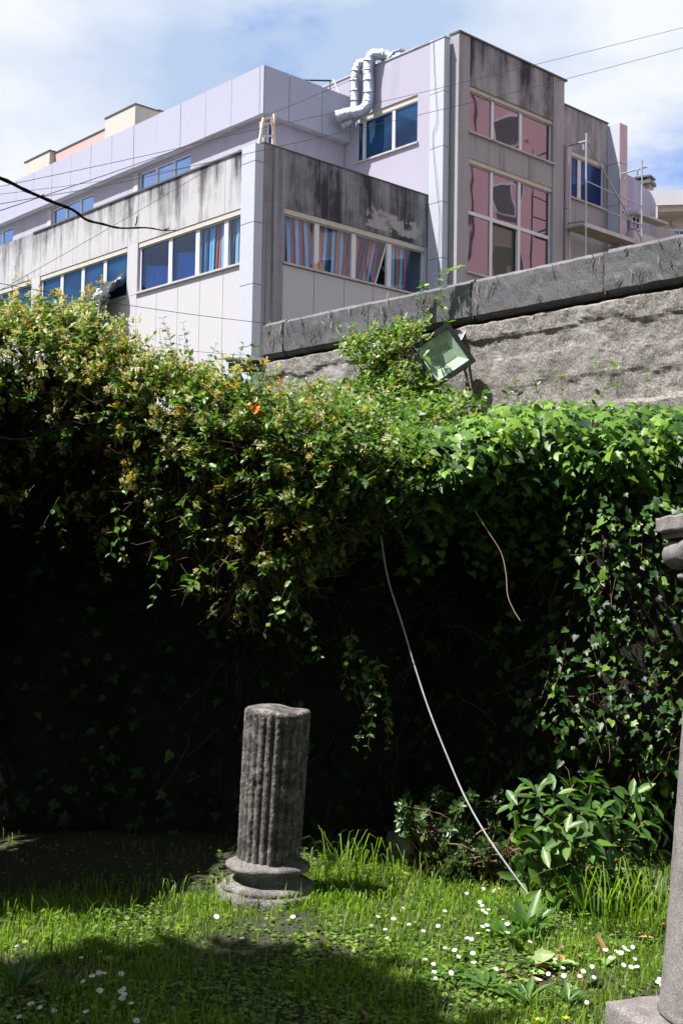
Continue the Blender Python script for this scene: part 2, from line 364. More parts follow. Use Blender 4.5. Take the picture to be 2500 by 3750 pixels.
w1 = window(.95, 6.5, 10.9, 12.45, 'y', 0, [.95, 1.80, 3.27, 4.75, 6.5], 'glass_blue', skip=((0,0),(1,0),(2,0),(3,0)), mull=.2)
for a, b in ((1.01, 1.70), (1.90, 3.17)): bb('pane', .12, .132, a, b, 10.96, 12.39, 'glass_clear', w1)
def slats(win, axis, pos, a0, a1, z0, z1, seq, slant=0, wid=.165):
    """hanging fabric strips behind the glass"""
    n = len(seq); step = (a1-a0)/n; rr = random.Random(int(a0*100)+n)
    for i, s in enumerate(seq):
        if not s: continue
        a = a0 + i*step; sl = slant + rr.uniform(-.05, .05); d = rr.uniform(0, .05); e = step*rr.uniform(.9, 1.08)
        q = [(a, z1), (a+e, z1), (a+e+sl*.55, (z0+z1)/2), (a+e+sl, z0), (a+sl, z0), (a+sl*.45, (z0+z1)/2)]
        dd = [0, .03, .02+rr.uniform(-.02, .03), .04, 0, -.02]
        vv = []
        for k in (0, .012):
            for (p, z), o_ in zip(q, dd): vv.append((p, pos+d+o_+k, z) if axis == 'x' else (pos+d+o_+k, p, z))
        ff = [(0,1,2,3,4,5), (11,10,9,8,7,6)] + [(i_, (i_+1) % 6, (i_+1) % 6+6, i_+6) for i_ in range(6)]
        MB().add(vv, ff).build('blind_strip', M['slat_'+s], win)
for a, b, h0, h1 in ((3.37, 4.65, 11.75, 11.95), (4.85, 6.44, 11.55, 11.85)):
    bb('pane', .12, .132, a, b, 10.96, 12.39, 'glass_tint', w1)
    MB().add([(.24+.02*math.sin(i*2.1), a+(b-a)*i/16, z) for i in range(17) for z in (10.9, h0+(h1-h0)*i/16)] + [(.25+.02*math.sin(i*2.1), a+(b-a)*i/16, z) for i in range(17) for z in (10.9, h0+(h1-h0)*i/16)],
        [(2*i,2*i+2,2*i+3,2*i+1) for i in range(16)]+[(34+2*i+1,34+2*i+3,34+2*i+2,34+2*i) for i in range(16)]).build('curtain', M['curtain'], w1)
slats(w1, 'y', .22, .98, 1.72, 10.95, 12.42, ['blue','orange','blue','rust'], .1)
slats(w1, 'y', .22, 1.9, 3.2, 10.95, 12.42, ['navy','blue','orange','rust','blue','blue','navy','blue'], .05)
window(7.22, 13.08, 10.9, 12.45, 'y', 0, even(7.22, 13.08, 4), 'glass_blue', mull=.2)
window(13.8, 19.66, 10.9, 12.45, 'y', 0, even(13.8, 19.66, 4), 'glass_blue', mull=.2)
window(20.4, 26.2, 10.9, 12.45, 'y', 0, even(20.4, 26.2, 4), 'glass_blue', mull=.2)

# --- right face of the low block (y = 0)
bb('wall', .3, 7.07, .03, .3, 12.585, 14.3, 'groove'); bb('wall', .3, 7.07, .03, .3, -.1, 10.87, 'groove')
for a, b in zip([.86, 2.09, 3.34, 4.6, 5.83], [2.09, 3.34, 4.6, 5.83, 7.07]):
    bb('wall_panel', a+.008, b-.008, 0, .031, 12.587, 14.33, 'stucco_right')
    bb('wall_panel', a+.012, b-.012, 0, .031, 3, 10.86, 'stucco_low')
bb('pier', .02, .86, -.012, .3, -.1, 14.33, 'stucco_pier'); bb('pier', 6.98, 7.075, .0, .3, 10.87, 12.585, 'stucco_low')
bb('parapet_flashing', .0, 7.07, -.03, .32, 14.332, 14.365, 'flash')
w2 = window(.88, 6.96, 10.93, 12.45, 'x', 0, [.88, 2.245, 3.795, 5.37, 6.96], 'glass_clear', skip=((2,0),), mull=.19)
slats(w2, 'x', .22, .92, 2.2, 10.95, 12.42, ['rust','blue','rust','blue','rust','blue','orange'], .08)
slats(w2, 'x', .22, 2.33, 3.72, 10.95, 12.42, ['blue','orange','blue','navy','blue','orange','blue','rust'], -.06)
slats(w2, 'x', .36, 3.92, 5.25, 10.95, 12.42, ['rust','blue','orange','navy','navy','orange','blue','rust'], -.30)
slats(w2, 'x', .22, 5.47, 6.55, 10.95, 12.42, ['orange','blue','orange','blue','rust','navy'], -.05)
# the sash that stands ajar
MB().add([(3.90,.13,12.40),(5.26,.13,12.40),(4.93,.30,10.99),(3.90,.13,10.99),(3.90,.142,12.40),(5.26,.142,12.40),(4.93,.312,10.99),(3.90,.142,10.99)],
         [(0,3,2,1),(4,5,6,7),(0,1,5,4),(1,2,6,5),(2,3,7,6),(3,0,4,7)]).build('pane', M['glass_clear'], w2)
MB().tube([(5.27,.12,12.40),(4.93,.31,10.97)], .035, 4).build('sash_stile', M['frame'], w2)
MB().tube([(5.27,.14,12.40),(5.16,.26,11.7),(5.27,.12,11.4)], .012, 4).build('sash_stay', M['galv'], w2)

# --- clad corner pillar of the low block: one panel per storey course
zs_ = [14.25, 13.72, 11.91, 10.08, 8.25, 6.4, 4.5, 0]
for z1, z0 in zip(zs_, zs_[1:]):
    bb('pillar_panel', -.30, .018, -.03, .61, z0+.02, z1-.0, 'panel_pillar')
bb('pillar_core', -.285, .015, -.015, .60, 0, 14.2, 'joint')

# --- set-back upper storey with metal fascia
uF, vF, zF0, zF1, uW, vW = 3.058, 3.86, 17.12, 18.77, 3.36, 4.16
bb('fascia_core', uF+.03, uW+.1, vF+.03, 33, zF0+.03, zF1-.02, 'joint'); bb('fascia_core', uW+.1, 7.05, vF+.03, vW+.1, zF0+.03, zF1-.02, 'joint')
fj = [vF, 4.06, 5.62, 7.13, 8.66, 10.21, 11.75, 13.3] + [14.86+1.56*i for i in range(12)]
_rp = random.Random(12)
for a, b in zip(fj, fj[1:]):
    dx, dz, tl = _rp.uniform(-.005,.005), _rp.uniform(-.006,.006), _rp.uniform(-.008,.008)
    y0, y1 = a+(.010 if a > vF else 0), b-.010
    MB().add([(uF+dx,y0,zF0+dz),(uF+.03,y0,zF0+dz),(uF+.03,y1,zF0+dz+tl*.3),(uF+dx+tl,y1,zF0+dz+tl*.3),(uF+dx+tl*.5,y0,zF1+dz),(uF+.03,y0,zF1+dz),(uF+.03,y1,zF1+dz+tl*.3),(uF+dx-tl*.5,y1,zF1+dz+tl*.3)],
        [(0,3,2,1),(4,5,6,7),(0,1,5,4),(1,2,6,5),(2,3,7,6),(3,0,4,7)]).build('fascia_panel', M['panel'], bld)
for a, b in zip([uF+.033, 4.19, 5.70], [4.19, 5.70, 7.06]): bb('fascia_panel', a+.012, b-.012, vF, vF+.032, zF0, zF1, 'panel')
for a, b in zip(fj, fj[1:]): bb('soffit_panel', uF+.033, uW, a+.012, b-.012, zF0, zF0+.031, 'soffit')
bb('soffit_panel', uW+.002, 7.05, vF+.033, vW-.002, zF0, zF0+.031, 'soffit')
bb('roof', uF+.05, 7.06, vF+.05, 33, zF1-.14, zF1-.06, 'roof')
UW = [(8.40, 11.84), (15.08, 18.49), (21.87, 25.3)]
ys = [vW] + [q for w in UW for q in w] + [33]
for a, b in zip(ys[::2], ys[1::2]): bb('wall', uW, uW+.25, a, b, 13.5, zF0, 'lilac')
for a, b in UW: bb('wall', uW, uW+.25, a, b, 13.5, 15.38, 'lilac'); bb('wall', uW, uW+.25, a, b, 17.02, zF0, 'lilac')
for a, b in UW: window(a, b, 15.4, 17.0, 'y', uW, even(a, b, 3), 'glass_sky', mull=.12, head=False); bb('reveal_board', uW-.02, uW+.09, b+.002, b+.30, 13.5, 17.02, 'trim')
bb('wall', uW+.25, 7.05, vW, vW+.25, 13.5, zF0, 'lilac')
window(3.47, 3.74, 15.3, 16.95, 'x', vW-.16, [3.47, 3.74], 'glass_navy', head=False, sill=False, framew=.03)
for x0, x1, y0, y1, z1, m in ((3.26, 4.34, 12.02, 14.2, 19.72, 'cream_block'), (3.26, 3.60, 18.6, 20.8, 19.52, 'cream_block'), (3.50, 5.2, 14.25, 18.55, 19.46, 'pink'), (4.40, 4.85, 12.1, 13.2, 19.80, 'cream_block')):
    rb = bb('roof_block', x0, x1, y0, y1, zF1-.06, z1, m)
    bb('coping', x0-.03, x1+.03, y0-.03, y1+.03, z1, z1+.05, 'flash', rb)

# --- tower, left wall with window
uT, vP, uS, vT = 7.077, -.73, 7.35, -1.05
bb('wall', uT, uT+.3, -.10, .55, 9, 19.56, 'lilac'); bb('wall', uT, uT+.3, 3.56, 9, 9, 19.56, 'lilac')
bb('wall', uT, uT+.3, .55, 3.56, 9, 16.29, 'lilac'); bb('wall', uT, uT+.3, .55, 3.56, 17.95, 19.56, 'lilac')
bb('parapet_flashing', uT-.03, uT+.33, -.10, 9, 19.562, 19.61, 'soffit')
w3 = window(.55, 3.56, 16.3, 17.76, 'y', uT, [.55, 1.745, 3.22, 3.56], 'glass_blue', mull=.14, framew=.03, depth=.10, head=False)
bb('head_trim', uT+.04, uT+.17, .55, 3.56, 17.76, 17.95, 'trim', w3)
# pillar
zs_ = [19.5, 17.69, 15.84, 13.98, 12.1, 10.2, 0]
for z1, z0 in zip(zs_, zs_[1:]): bb('pillar_panel', 6.98, 7.255, vP, -.105, z0+.02, z1, 'panel_pillar')
bb('pillar_core', 6.995, 7.25, vP+.015, -.12, 0, 19.45, 'joint'); bb('parapet_flashing', 6.96, 7.27, vP-.02, -.09, 19.502, 19.54, 'soffit')
bb('wall', 7.257, uS, vP+.06, -.2, 0, 19.4, 'stucco_tower_plain')
# tower front (y = vT)
bb('pier', uS, 7.90, vT, vT+.4, 0, 19.68, 'stucco_tower_plain'); bb('pier', 12.42, 13.04, vT, vT+.4, 0, 19.68, 'stucco_tower_plain')
bb('wall', 7.90, 12.42, vT+.004, vT+.4, 18.05, 19.68, 'stucco_tower'); bb('wall', 7.90, 12.42, vT+.03, vT+.4, 15.6, 16.46, 'stucco_tower_plain')
bb('wall', 7.90, 12.42, vT+.03, vT+.4, 0, 11.75, 'stucco_tower_plain')
bb('parapet_flashing', uS-.03, 13.16, vT-.05, vT+.43, 19.682, 19.74, 'flash'); bb('parapet_flashing', uS-.03, uS+.4, vT+.44, -.1, 19.6, 19.66, 'flash')
bb('wall', uS, uS+.1, vT+.401, -.2, 0, 19.58, 'stucco_tower_plain')
bb('wall', 12.74, 13.04, vT+.402, 9, 0, 19.66, 'stucco_tower_plain'); bb('roof', uT+.3, 12.74, -.6, 9, 19.2, 19.4, 'roof')
bb('wall', uT+.3, 12.74, 8.7, 9, 12, 19.3, 'dark')
window(7.90, 12.42, 16.48, 17.94, 'x', vT, [7.90, 9.22, 10.72, 12.42], 'glass_mirror', mull=.14, depth=.16)
w4 = window(7.90, 12.42, 11.75, 15.48, 'x', vT, [7.90, 9.205, 10.685, 12.42], 'glass_mirror', mull=.14, depth=.16, transom=13.8, skip=((1,0),)); bb('pane', 9.28, 10.61, vT+.26, vT+.272, 11.81, 13.74, 'glass_dim', w4)  # pane added in the open light; its colour stands for the dim room
bb('back_wall', 7.6, 12.6, 1.4, 1.5, 10, 19, 'room'); bb('floor_slab', 7.6, 12.6, -.6, 2.4, 15.7, 16.3, 'dark'); bb('floor_slab', 7.6, 12.6, -.6, 2.4, 10.9, 11.4, 'dark')

# --- lower wing beyond the tower
v3 = -.95
bb('wall', 13.045, 15.86, v3, v3+.3, 17.28, 18.86, 'stucco_tower'); bb('wall', 13.045, 15.86, v3+.02, v3+.3, 0, 15.54, 'stucco_tower_plain')
bb('pier', 13.045, 13.33, v3+.01, v3+.3, 15.54, 17.28, 'stucco_tower_plain'); bb('pier', 15.66, 15.86, v3+.01, v3+.3, 15.54, 17.28, 'stucco_tower_plain')
bb('parapet_flashing', 13.045, 15.87, v3-.04, v3+.34, 18.862, 18.91, 'flash')
window(13.33, 15.66, 15.56, 17.15, 'x', v3, [13.33, 14.2, 15.66], 'glass_navy', mull=.2, depth=.12)
bb('pillar_panel', 13.10, 13.33, -1.16, -1.052, 15.0, 17.36, 'panel_pink'); bb('pillar_panel', 13.10, 13.33, -1.16, -1.052, 3, 14.98, 'panel_pink')
zs_ = [18.78, 17.26, 15.67, 14.1, 12.5, 0]
for z1, z0 in zip(zs_, zs_[1:]):
    bb('pillar_panel', 15.862, 15.90, -1.45, v3-.0, z0+.02, z1, 'panel_pillar'); bb('pillar_panel', 15.862, 16.35, -1.49, -1.451, z0+.02, z1, 'panel_pink')
bb('pillar_core', 15.9, 16.33, -1.44, -.6, 0, 18.7, 'joint')
bb('wall', 15.87, 24, -.3, 0, 0, 16.0, 'stucco_tower_plain')
# curved cladding
cp = [(16.36,-1.31),(16.61,-1.30),(17.14,-1.25),(17.76,-1.07),(18.35,-.91),(19.07,-.72),(19.84,-.38),(20.48,-.05)]
for k, (i0, i1) in enumerate(((0,3),(3,5),(5,7))):
    seg = cp[i0:i1+1]; vv = []; ff = []
    for (x, y) in seg: vv += [(x,y,9),(x,y,17.03),(x+.03,y+.12,17.03),(x+.03,y+.12,9)]
    for i in range(len(seg)-1):
        a = i*4
        for q in range(4): ff.append((a+q, a+4+q, a+4+(q+1)%4, a+(q+1)%4))
    ff += [(3,2,1,0), tuple(len(vv)-4+q for q in range(4))]
    if k: vv = [(x+(.012 if i < 4 else 0), y, z) for i, (x, y, z) in enumerate(vv)]
    MB().add(vv, ff).build('curved_panel', M['panel_blue'], bld)
# a low barred opening under the curved cladding
bb('wall', 16.4, 18.6, -1.75, -1.42, 9, 14.75, 'stucco_low')
window(16.50, 17.0, 14.9, 15.35, 'x', -1.60, [16.5, 16.75, 17.0], 'glass_navy', head=False, sill=False, framew=.03, depth=.02, mull=.03)
bb('lintel', 16.42, 18.5, -1.9, -1.45, 15.36, 15.45, 'sill')

# ------------------------------------------------------------------ things fixed to or standing on the building
def bw(x, y, z):
    c, s = math.cos(BR), math.sin(BR); return Vector((BO[0]+c*x-s*y, BO[1]+s*x+c*y, z))
def smooth_path(pts, n=6):
    """Catmull-Rom through the points"""
    P_ = [Vector(p) for p in pts]; P_ = [P_[0]*2-P_[1]] + P_ + [P_[-1]*2-P_[-2]]; out = []
    for i in range(1, len(P_)-2):
        for k in range(n):
            t = k/n; a, b, c, d = P_[i-1], P_[i], P_[i+1], P_[i+2]
            out.append(.5*((2*b)+(c-a)*t+(2*a-5*b+4*c-d)*t*t+(3*b-a-3*c+d)*t**3))
    out.append(P_[-2]); return out
def duct(pts, rad, label):
    r0 = empty('ventilation_duct', bw(*pts[-1])); tag(r0, label, 'duct')
    path = smooth_path([bw(*p)-r0.location for p in pts], 7)
    rads = [rad*(1.05 if i % 3 == 0 else 1.0) for i in range(len(path))]
    MB().tube(path, rads, 18, False).build('pipe', M['duct'], r0, True)
    for i in range(3, len(path)-2, 5):
        d = (path[i+1]-path[i]).normalized()*.03
        MB().tube([path[i]-d, path[i]+d], rad*1.10, 18).build('joint_ring', M['duct'], r0, True)
    d = (path[-1]-path[-2]).normalized()*.05
    MB().tube([path[-1]-d*2, path[-1]+d*.2], rad*1.14, 18, False).build('outlet_collar', M['duct'], r0, True)
    MB().tube([path[-1]-d*4, path[-1]-d*3.6], rad*.98, 18).build('dark_disc', M['dark'], r0)  # near-black disc closing the pipe just inside its outlet
duct([(7.35,2.0,19.62),(7.15,2.25,19.84),(6.86,2.58,19.84),(6.80,2.70,19.45),(6.80,2.69,18.95),(6.80,2.68,18.35),(6.72,2.72,17.98),(6.55,2.98,17.84),(6.42,3.30,17.86),(6.2,3.62,17.76)], .195, 'fat silver spiral duct bending over the tower roof edge, outermost of the pair')
duct([(7.4,2.95,19.70),(7.12,3.1,19.80),(6.88,3.30,19.72),(6.82,3.40,19.3),(6.82,3.41,18.8),(6.82,3.40,18.3),(6.78,3.38,17.9),(6.62,3.45,17.66),(6.5,3.68,17.58)], .165, 'slimmer silver duct hanging behind the fat duct against the lilac wall')
vb = empty('vent_box', bw(7.6,1.9,19.4)); vb.rotation_euler = (0,0,BR); tag(vb, 'small square sheet metal vent box on the tower roof beside the ducts', 'vent')
box('casing', -.3, .3, -.25, .35, 0, .50, M['duct'], vb); box('lid', -.34, .34, -.29, .39, .502, .54, M['soffit'], vb)

sp = empty('solar_panel', (*at(1132,276,42.6)[:2],18.7)); tag(sp, 'dark tilted solar panels on the flat roof behind the cladding band', 'solar panel')
sg_ = simple('solar_glass', (.03,.04,.07), .15, .3)
for k in range(2):
    o = MB().box(-.39,.39,-.55,.55,-.02,.02).build('panel', sg_, sp); o.location = (-.42+.82*k,0,.52); o.rotation_euler = (R(24),0,0)
    MB().box(-.405,.405,-.565,.565,-.035,-.021).build('panel_rim', M['galv'], o)
for x, y, h in ((-.8,-.4,.32),(.75,-.4,.32),(-.8,.42,.68),(.75,.42,.68)): MB().tube([(x,y,-.1),(x,y,h)], .02, 6).build('leg', M['galv'], sp)
MB().tube([(.85,.45,.74),(1.1,.2,.0)], .02, 6).build('strut', M['galv'], sp)

# step ladder
lad = empty('step_ladder', bw(.85,.8,13.5)); lad.rotation_euler = (0,0,BR); tag(lad, 'pale wooden step ladder open on the roof behind the clad corner pillar', 'ladder')
def lp(x, z, y): return (x-.85, y-.8, z-13.5)
def lbar(name, a, b, w, m): MB().tube([lp(*a), lp(*b)], w, 4).build(name, M[m], lad)
lbar('rail', (.60,15.44,.75), (.12,13.5,.55), .045, 'wood'); lbar('rail', (1.02,15.67,.75), (.78,13.5,.55), .045, 'wood')
lbar('back_leg', (1.08,15.62,.95), (1.72,13.5,1.25), .04, 'wood'); lbar('back_leg', (.66,15.40,.95), (.95,13.5,1.25), .04, 'wood')
lbar('paint_mark', (1.10,15.60,.93), (1.19,15.3,.97), .052, 'red')
for z, t in ((15.22,.12), (14.80,.35), (14.40,.56), (14.0,.77)): lbar('rung', (.60-.48*t,z,.74-.2*t), (1.02-.24*t,z+.16,.74-.2*t), .032, 'wood')
lbar('brace', (.86,14.55,1.1), (1.40,14.72,1.08), .026, 'wood'); lbar('top_bar', (.58,15.40,.78), (1.04,15.60,.78), .035, 'wood')

# scaffold
sf = empty('scaffold', bw(13,-2.1,0)); sf.rotation_euler = (0,0,BR); tag(sf, 'galvanised tube scaffold with perforated deck against the rear wing', 'scaffold')
def sl(x, y, z): return (x-13, y+2.1, z)
def sbar(name, a, b, w=.03): MB().tube([sl(*a), sl(*b)], w, 8).build(name, M['galv'], sf)
sbar('upright', (12.94,-2.1,0), (12.94,-2.1,17.45), .034); sbar('upright', (16.38,-2.1,0), (16.40,-2.1,17.32), .034); sbar('upright', (15.80,-1.56,0), (15.80,-1.56,16.98)); sbar('upright', (13.2,-1.2,0), (13.2,-1.2,16.6), .02)
sbar('cross_arm', (13.12,-1.18,17.27), (12.94,-2.1,17.17), .036); sbar('cross_arm', (15.80,-1.56,16.78), (16.58,-2.2,17.09), .03)
for p in ((13.0,-1.95,17.0), (16.25,-2.0,16.85), (15.95,-1.65,16.66)): MB().box(p[0]-13-.05,p[0]-13+.05,p[1]+2.1-.02,p[1]+2.1+.02,p[2]-.1,p[2]+.1).build('coupler', M['galv'], sf)
sbar('guard_rail', (12.97,-2.1,15.73), (16.38,-2.1,15.60), .022); sbar('guard_rail', (12.97,-2.1,14.97), (16.38,-2.1,14.88), .022)
sbar('diagonal_brace', (12.95,-2.13,17.15), (16.38,-2.13,14.29), .028); sbar('cross_arm', (13.15,-1.2,14.45), (12.92,-2.12,14.28), .036)
MB().box(-.05,3.3,.15,.92,14.18,14.22).build('deck', simple('rusty_deck', (.34,.30,.24), .7, .2), sf)
MB().box(-.05,3.3,.10,.149,14.15,14.30).build('deck_edge', M['galv'], sf)
sbar('drain_pipe', (15.9,-1.62,15.35), (16.2,-1.75,15.52), .05)

# black plastic sheet stuffed through a window of the left face
def crumple(name, fn, nu, nv, m):
    v = []; f = []
    for j in range(nv+1):
        for i in range(nu+1): v.append(fn(i/nu, j/nv))
    for j in range(nv):
        for i in range(nu): a = j*(nu+1)+i; f.append((a,a+1,a+nu+2,a+nu+1))
    b = MB(); b.v = v; b.f = f; return b.build(name, m, None, False)
def sheet(s, t):
    y = 7.25 + 5.6*s; bell = math.sin(math.pi*min(1, s*1.05))**.6
    top = 11.72 - .75*s; drop = .75 + .75*bell + .35*math.sin(s*17)*.6
    z = top - t*(drop + .25)
    q = Vector((y*1.5, t*2.2, 1.7)); n = noise.ridged_multi_fractal(q*1.3, 1.0, 2.2, 5, 1, 2)
    x = .02 - .36*math.sin(t*math.pi*.75) - .20*n*(.3+t) - .05
    return (x+.10*(1-t), y+.15*noise.noise(q*2+Vector((3,0,0))), z+.12*noise.noise(q*2.5))
pl = crumple('plastic_sheet', sheet, 70, 22, M['plastic']); pl.location = bw(0,0,0); pl.rotation_euler = (0,0,BR)
pl.modifiers.new('thickness', 'SOLIDIFY').thickness = .012
tag(pl, 'crumpled black plastic sheet spilling out of a window of the long left face', 'plastic sheet')
cup = MB().lathe([(.05,0),(.06,.10),(.065,.24),(.03,.25)], 12).build('orange_cup', M['orange']); cup.location = bw(2.32,-.05,10.945); cup.rotation_euler = (R(8),R(-14),0)
tag(cup, 'small orange cup standing on the sill below the striped blinds', 'cup')

# ------------------------------------------------------------------ neighbouring houses
wh = empty('white_house', (15.5,52,0), R(-9)); tag(wh, 'white flat-roofed house with cream loggia behind the scaffolded wing', 'house')
box('parapet', -2.4, 6, -.25, .1, 17.85, 18.5, M['white_wall'], wh); box('roof', -2.4, 6, .1, 8, 18.1, 18.3, M['roof'], wh)
box('loggia_beam', -2.15, 6, -.1, .1, 17.60, 17.848, M['cream_wall'], wh); box('loggia_post', -2.35, -2.05, -.24, .1, 0, 17.848, M['white_wall'], wh)
box('back_wall', -2.05, 6, .7, .9, 0, 17.6, M['cream_wall'], wh); box('side_wall', -2.35, -2.15, .11, 8, 0, 18.1, M['white_wall'], wh); box('ceiling', -2.05, 6, .1, .7, 17.55, 17.598, M['cream_wall'], wh)
for x0 in (-1.85, 1.2):
    w_ = box('window', x0, x0+2.4, .62, .698, 15.0, 17.02, M['frame'], wh)
    for k in range(3): box('pane', x0+.08+k*.76, x0+.78+k*.76, .60, .619, 15.1, 16.92, M['glass_blue'], w_)
lm = MB().lathe([(.12,0),(.14,.04),(.10,.12),(.02,.14)], 14).build('wall_lamp', M['soffit'], wh); lm.location = (-1.28,.69,17.27); lm.rotation_euler = (R(90),0,0)
ch = empty('brick_chimney', (13.5,54.6,0), R(-32)); tag(ch, 'yellow brick chimney with dark stone cap above the white house', 'chimney')
box('shaft', -.30, .30, -.30, .30, 0, 19.62, M['brick'], ch); box('cap', -.40, .40, -.40, .40, 19.50, 19.66, M['flash'], ch)
for x in (-.25, .25):
    for y in (-.25, .25): box('cap_post', x-.05, x+.05, y-.05, y+.05, 19.662, 19.80, M['brick'], ch)
box('cap_slab', -.38, .38, -.38, .38, 19.801, 19.88, M['flash'], ch)

# the pink house across the street, off to the right: the tower's panes mirror it
ph = empty('pink_house', (31,40.5,0), R(3)); tag(ph, 'salmon pink rendered house facing the tower, mirrored in its panes', 'house')
box('wall', 0, 10, -14, 14, 0, 34, M['pink'], ph); box('roof', -.5, 10.5, -14.5, 14.5, 34, 34.4, M['roof'], ph)
for y in (-11, -6.6, -2.2, 2.2, 6.6, 10.6):
    for z in (10.5, 14.3, 18.1, 21.9, 25.7):
        w_ = box('window', -.06, .05, y-.65, y+.65, z, z+1.7, M['frame'], ph); box('pane', -.10, -.061, y-.55, y+.55, z+.1, z+1.6, M['glass_dim'], w_); box('sill', -.25, -.061, y-.8, y+.8, z-.12, z-.02, M['sill'], w_)
for y in (-8.7, .2, 8.6): MB().tube([(-.15,y,34),(-.15,y,0)], .07, 8).build('downpipe', M['wire'], ph)

# ------------------------------------------------------------------ overhead cables
def cable(pts, rad, label, cat='cable', group=None):
    p0 = Vector(pts[0]); path = smooth_path([Vector(p)-p0 for p in pts], 10)
    o = MB().tube(path, rad, 5).build('overhead_cable', M['wire']); o.location = p0; return tag(o, label, cat, group)
def sag(a, b, s, n=4):
    a, b = Vector(a), Vector(b); return [a.lerp(b, t/n) - Vector((0,0,4*s*(t/n)*(1-t/n))) for t in range(n+1)]
cable(sag(at(-260,860,15), at(1573,150,38.6), .25), .0065, 'overhead cable ending at the roof corner of the tall tower')
cable([at(-300,803,14), at(0,747,15), at(425,672,18), at(850,575,20), at(1550,417,22), at(2060,292,23.5), at(2700,120,25)], .0048, 'overhead cable crossing the tower facade just under its roof corner')
cable([at(-300,737,15), at(0,683,16), at(600,555,19), at(850,494,20.4), at(1550,337,23), at(2500,101,25), at(2800,25,26)], .0045, 'topmost overhead cable rising across the sky beyond the tower')
cable(sag(at(-300,745,22), at(900,570,34), .1), .005, 'faint overhead cable running along the cladding panels')
cable(sag(at(-100,1120,24), at(880,548,34.8), .05), .006, 'thin slanting cable tied to the top of the corner pillar')
cable(sag(at(-200,1000,9), at(972,1184,12.25), .03), .003, 'cable stretched from the honeysuckle to the corner of the coping wall')
cable(sag(at(200,1217,10), at(985,1306,12.2), .03), .002, 'thin lower cable running to the end of the coping wall')
cable([bw(6.96,-.25,19.5), bw(6.94,-.35,18.2), bw(6.93,-.48,16.8), bw(6.94,-.30,16.2), bw(6.92,-.5,14.6), bw(6.93,-.66,13.4), bw(6.93,-.62,12.3), bw(6.93,-.7,11)], .008, 'loose thin wire hanging down the tower corner pillar')
# ------------------------------------------------------------------ garden walls
def rockmat(name, stops, sc_=9, grain=120, bump=.7, spec=.3, rough=.9, moss=None, dist=.02, ad=9):
    m, t, p, o = mat(name); c = coords(t)
    a = tnoise(t, c, sc_, ad, .68); g = tnoise(t, c, grain, 4, .75)
    r = ramp(t, a.outputs['Fac'], stops); gr = ramp(t, g.outputs['Fac'], [(.32, (.12,.12,.12)), (.5, (.5,.5,.5)), (.68, (.95,.95,.95))])
    colr = tmix(t, .88, r.outputs[0], gr.outputs[0], 'OVERLAY')
    if moss:
        mn = tnoise(t, c, sc_*.5, 7, .7); colr = tmix(t, ramp(t, mn.outputs['Fac'], [(.55, (0,0,0)), (.66, (1,1,1))]).outputs[0], colr, moss)
    t.links.new(colr, p.inputs['Base Color']); p.inputs['Roughness'].default_value = rough; p.inputs['Specular IOR Level'].default_value = spec
    s = t.nodes.new('ShaderNodeMath'); s.operation = 'MULTIPLY_ADD'; s.inputs[1].default_value = .4
    t.links.new(g.outputs['Fac'], s.inputs[0]); t.links.new(a.outputs['Fac'], s.inputs[2]); tbump(t, p, s.outputs[0], bump, dist); return m
M['coping'] = rockmat('dark_gritty_concrete', [(.3, (.058,.054,.058)), (.5, (.086,.082,.088)), (.66, (.105,.10,.105)), (.8, (.068,.05,.043))], 1.6, 62, .5, .6, .5, dist=.01, ad=3)
M['rubble'] = rockmat('rough_wall_render', [(.28, (.09,.08,.073)), (.45, (.195,.175,.16)), (.62, (.25,.228,.21)), (.78, (.34,.32,.30))], 3, 60, .8, dist=.025, moss=(.31,.29,.275))
M['stone'] = rockmat('shade_darkened_stone', [(.3, (.008,.008,.008)), (.6, (.024,.023,.022))], 6, 60, .8)  # stone colour held near-black to paint the deep shade of the recess
M['old_stone'] = rockmat('weathered_volcanic_stone', [(.28, (.03,.027,.026)), (.46, (.095,.084,.078)), (.60, (.20,.18,.168)), (.75, (.40,.375,.355))], 16, 90, 1.0, dist=.02)
M['base_stone'] = rockmat('pale_weathered_stone', [(.28, (.065,.056,.053)), (.5, (.16,.145,.138)), (.75, (.30,.28,.265))], 9, 120, .9, dist=.015)
M['granite'] = rockmat('grey_speckled_stone', [(.3, (.12,.105,.10)), (.55, (.20,.18,.175)), (.75, (.29,.265,.25))], 8, 170, .7, dist=.008)

GW = empty('garden_wall', (2.4577,8.8,0), math.atan2(.7314,-.682))   # local x runs along the wall to its far left end, local -y... faces the lawn
tag(GW, 'rough rendered garden wall with dark gritty concrete coping and a broken ledge', 'wall')
# local y axis = (-.7314,-.682): towards the camera
def disp(x, y, z, s, amp, seed=0): return amp*noise.fractal(Vector((x*s+seed, y*s, z*s)), 1.0, 2.0, 5)
def prism_along(name, x0, x1, nx, sect, m, amp, freq, par, seed=0, endamp=.0):
    """a bar along local x with cross-section loop sect (y,z), every vertex pushed by noise"""
    b = MB(); n = len(sect)
    for i in range(nx+1):
        x = x0+(x1-x0)*i/nx
        for (y, z) in sect:
            d = Vector((0, disp(x,y,z,freq,amp,seed), disp(x,y,z,freq,amp*.8,seed+9)))
            xx = x + (disp(y,z,x,freq*1.3,endamp,seed+4) if i in (0,nx) else 0)
            b.v.append((xx, y+d.y, z+d.z))
    for i in range(nx):
        for k in range(n): b.f.append((i*n+k, i*n+(k+1)%n, (i+1)*n+(k+1)%n, (i+1)*n+k))
    b.f.append(tuple(range(n))[::-1]); b.f.append(tuple(nx*n+k for k in range(n)))
    return b.build(name, m, par, False)
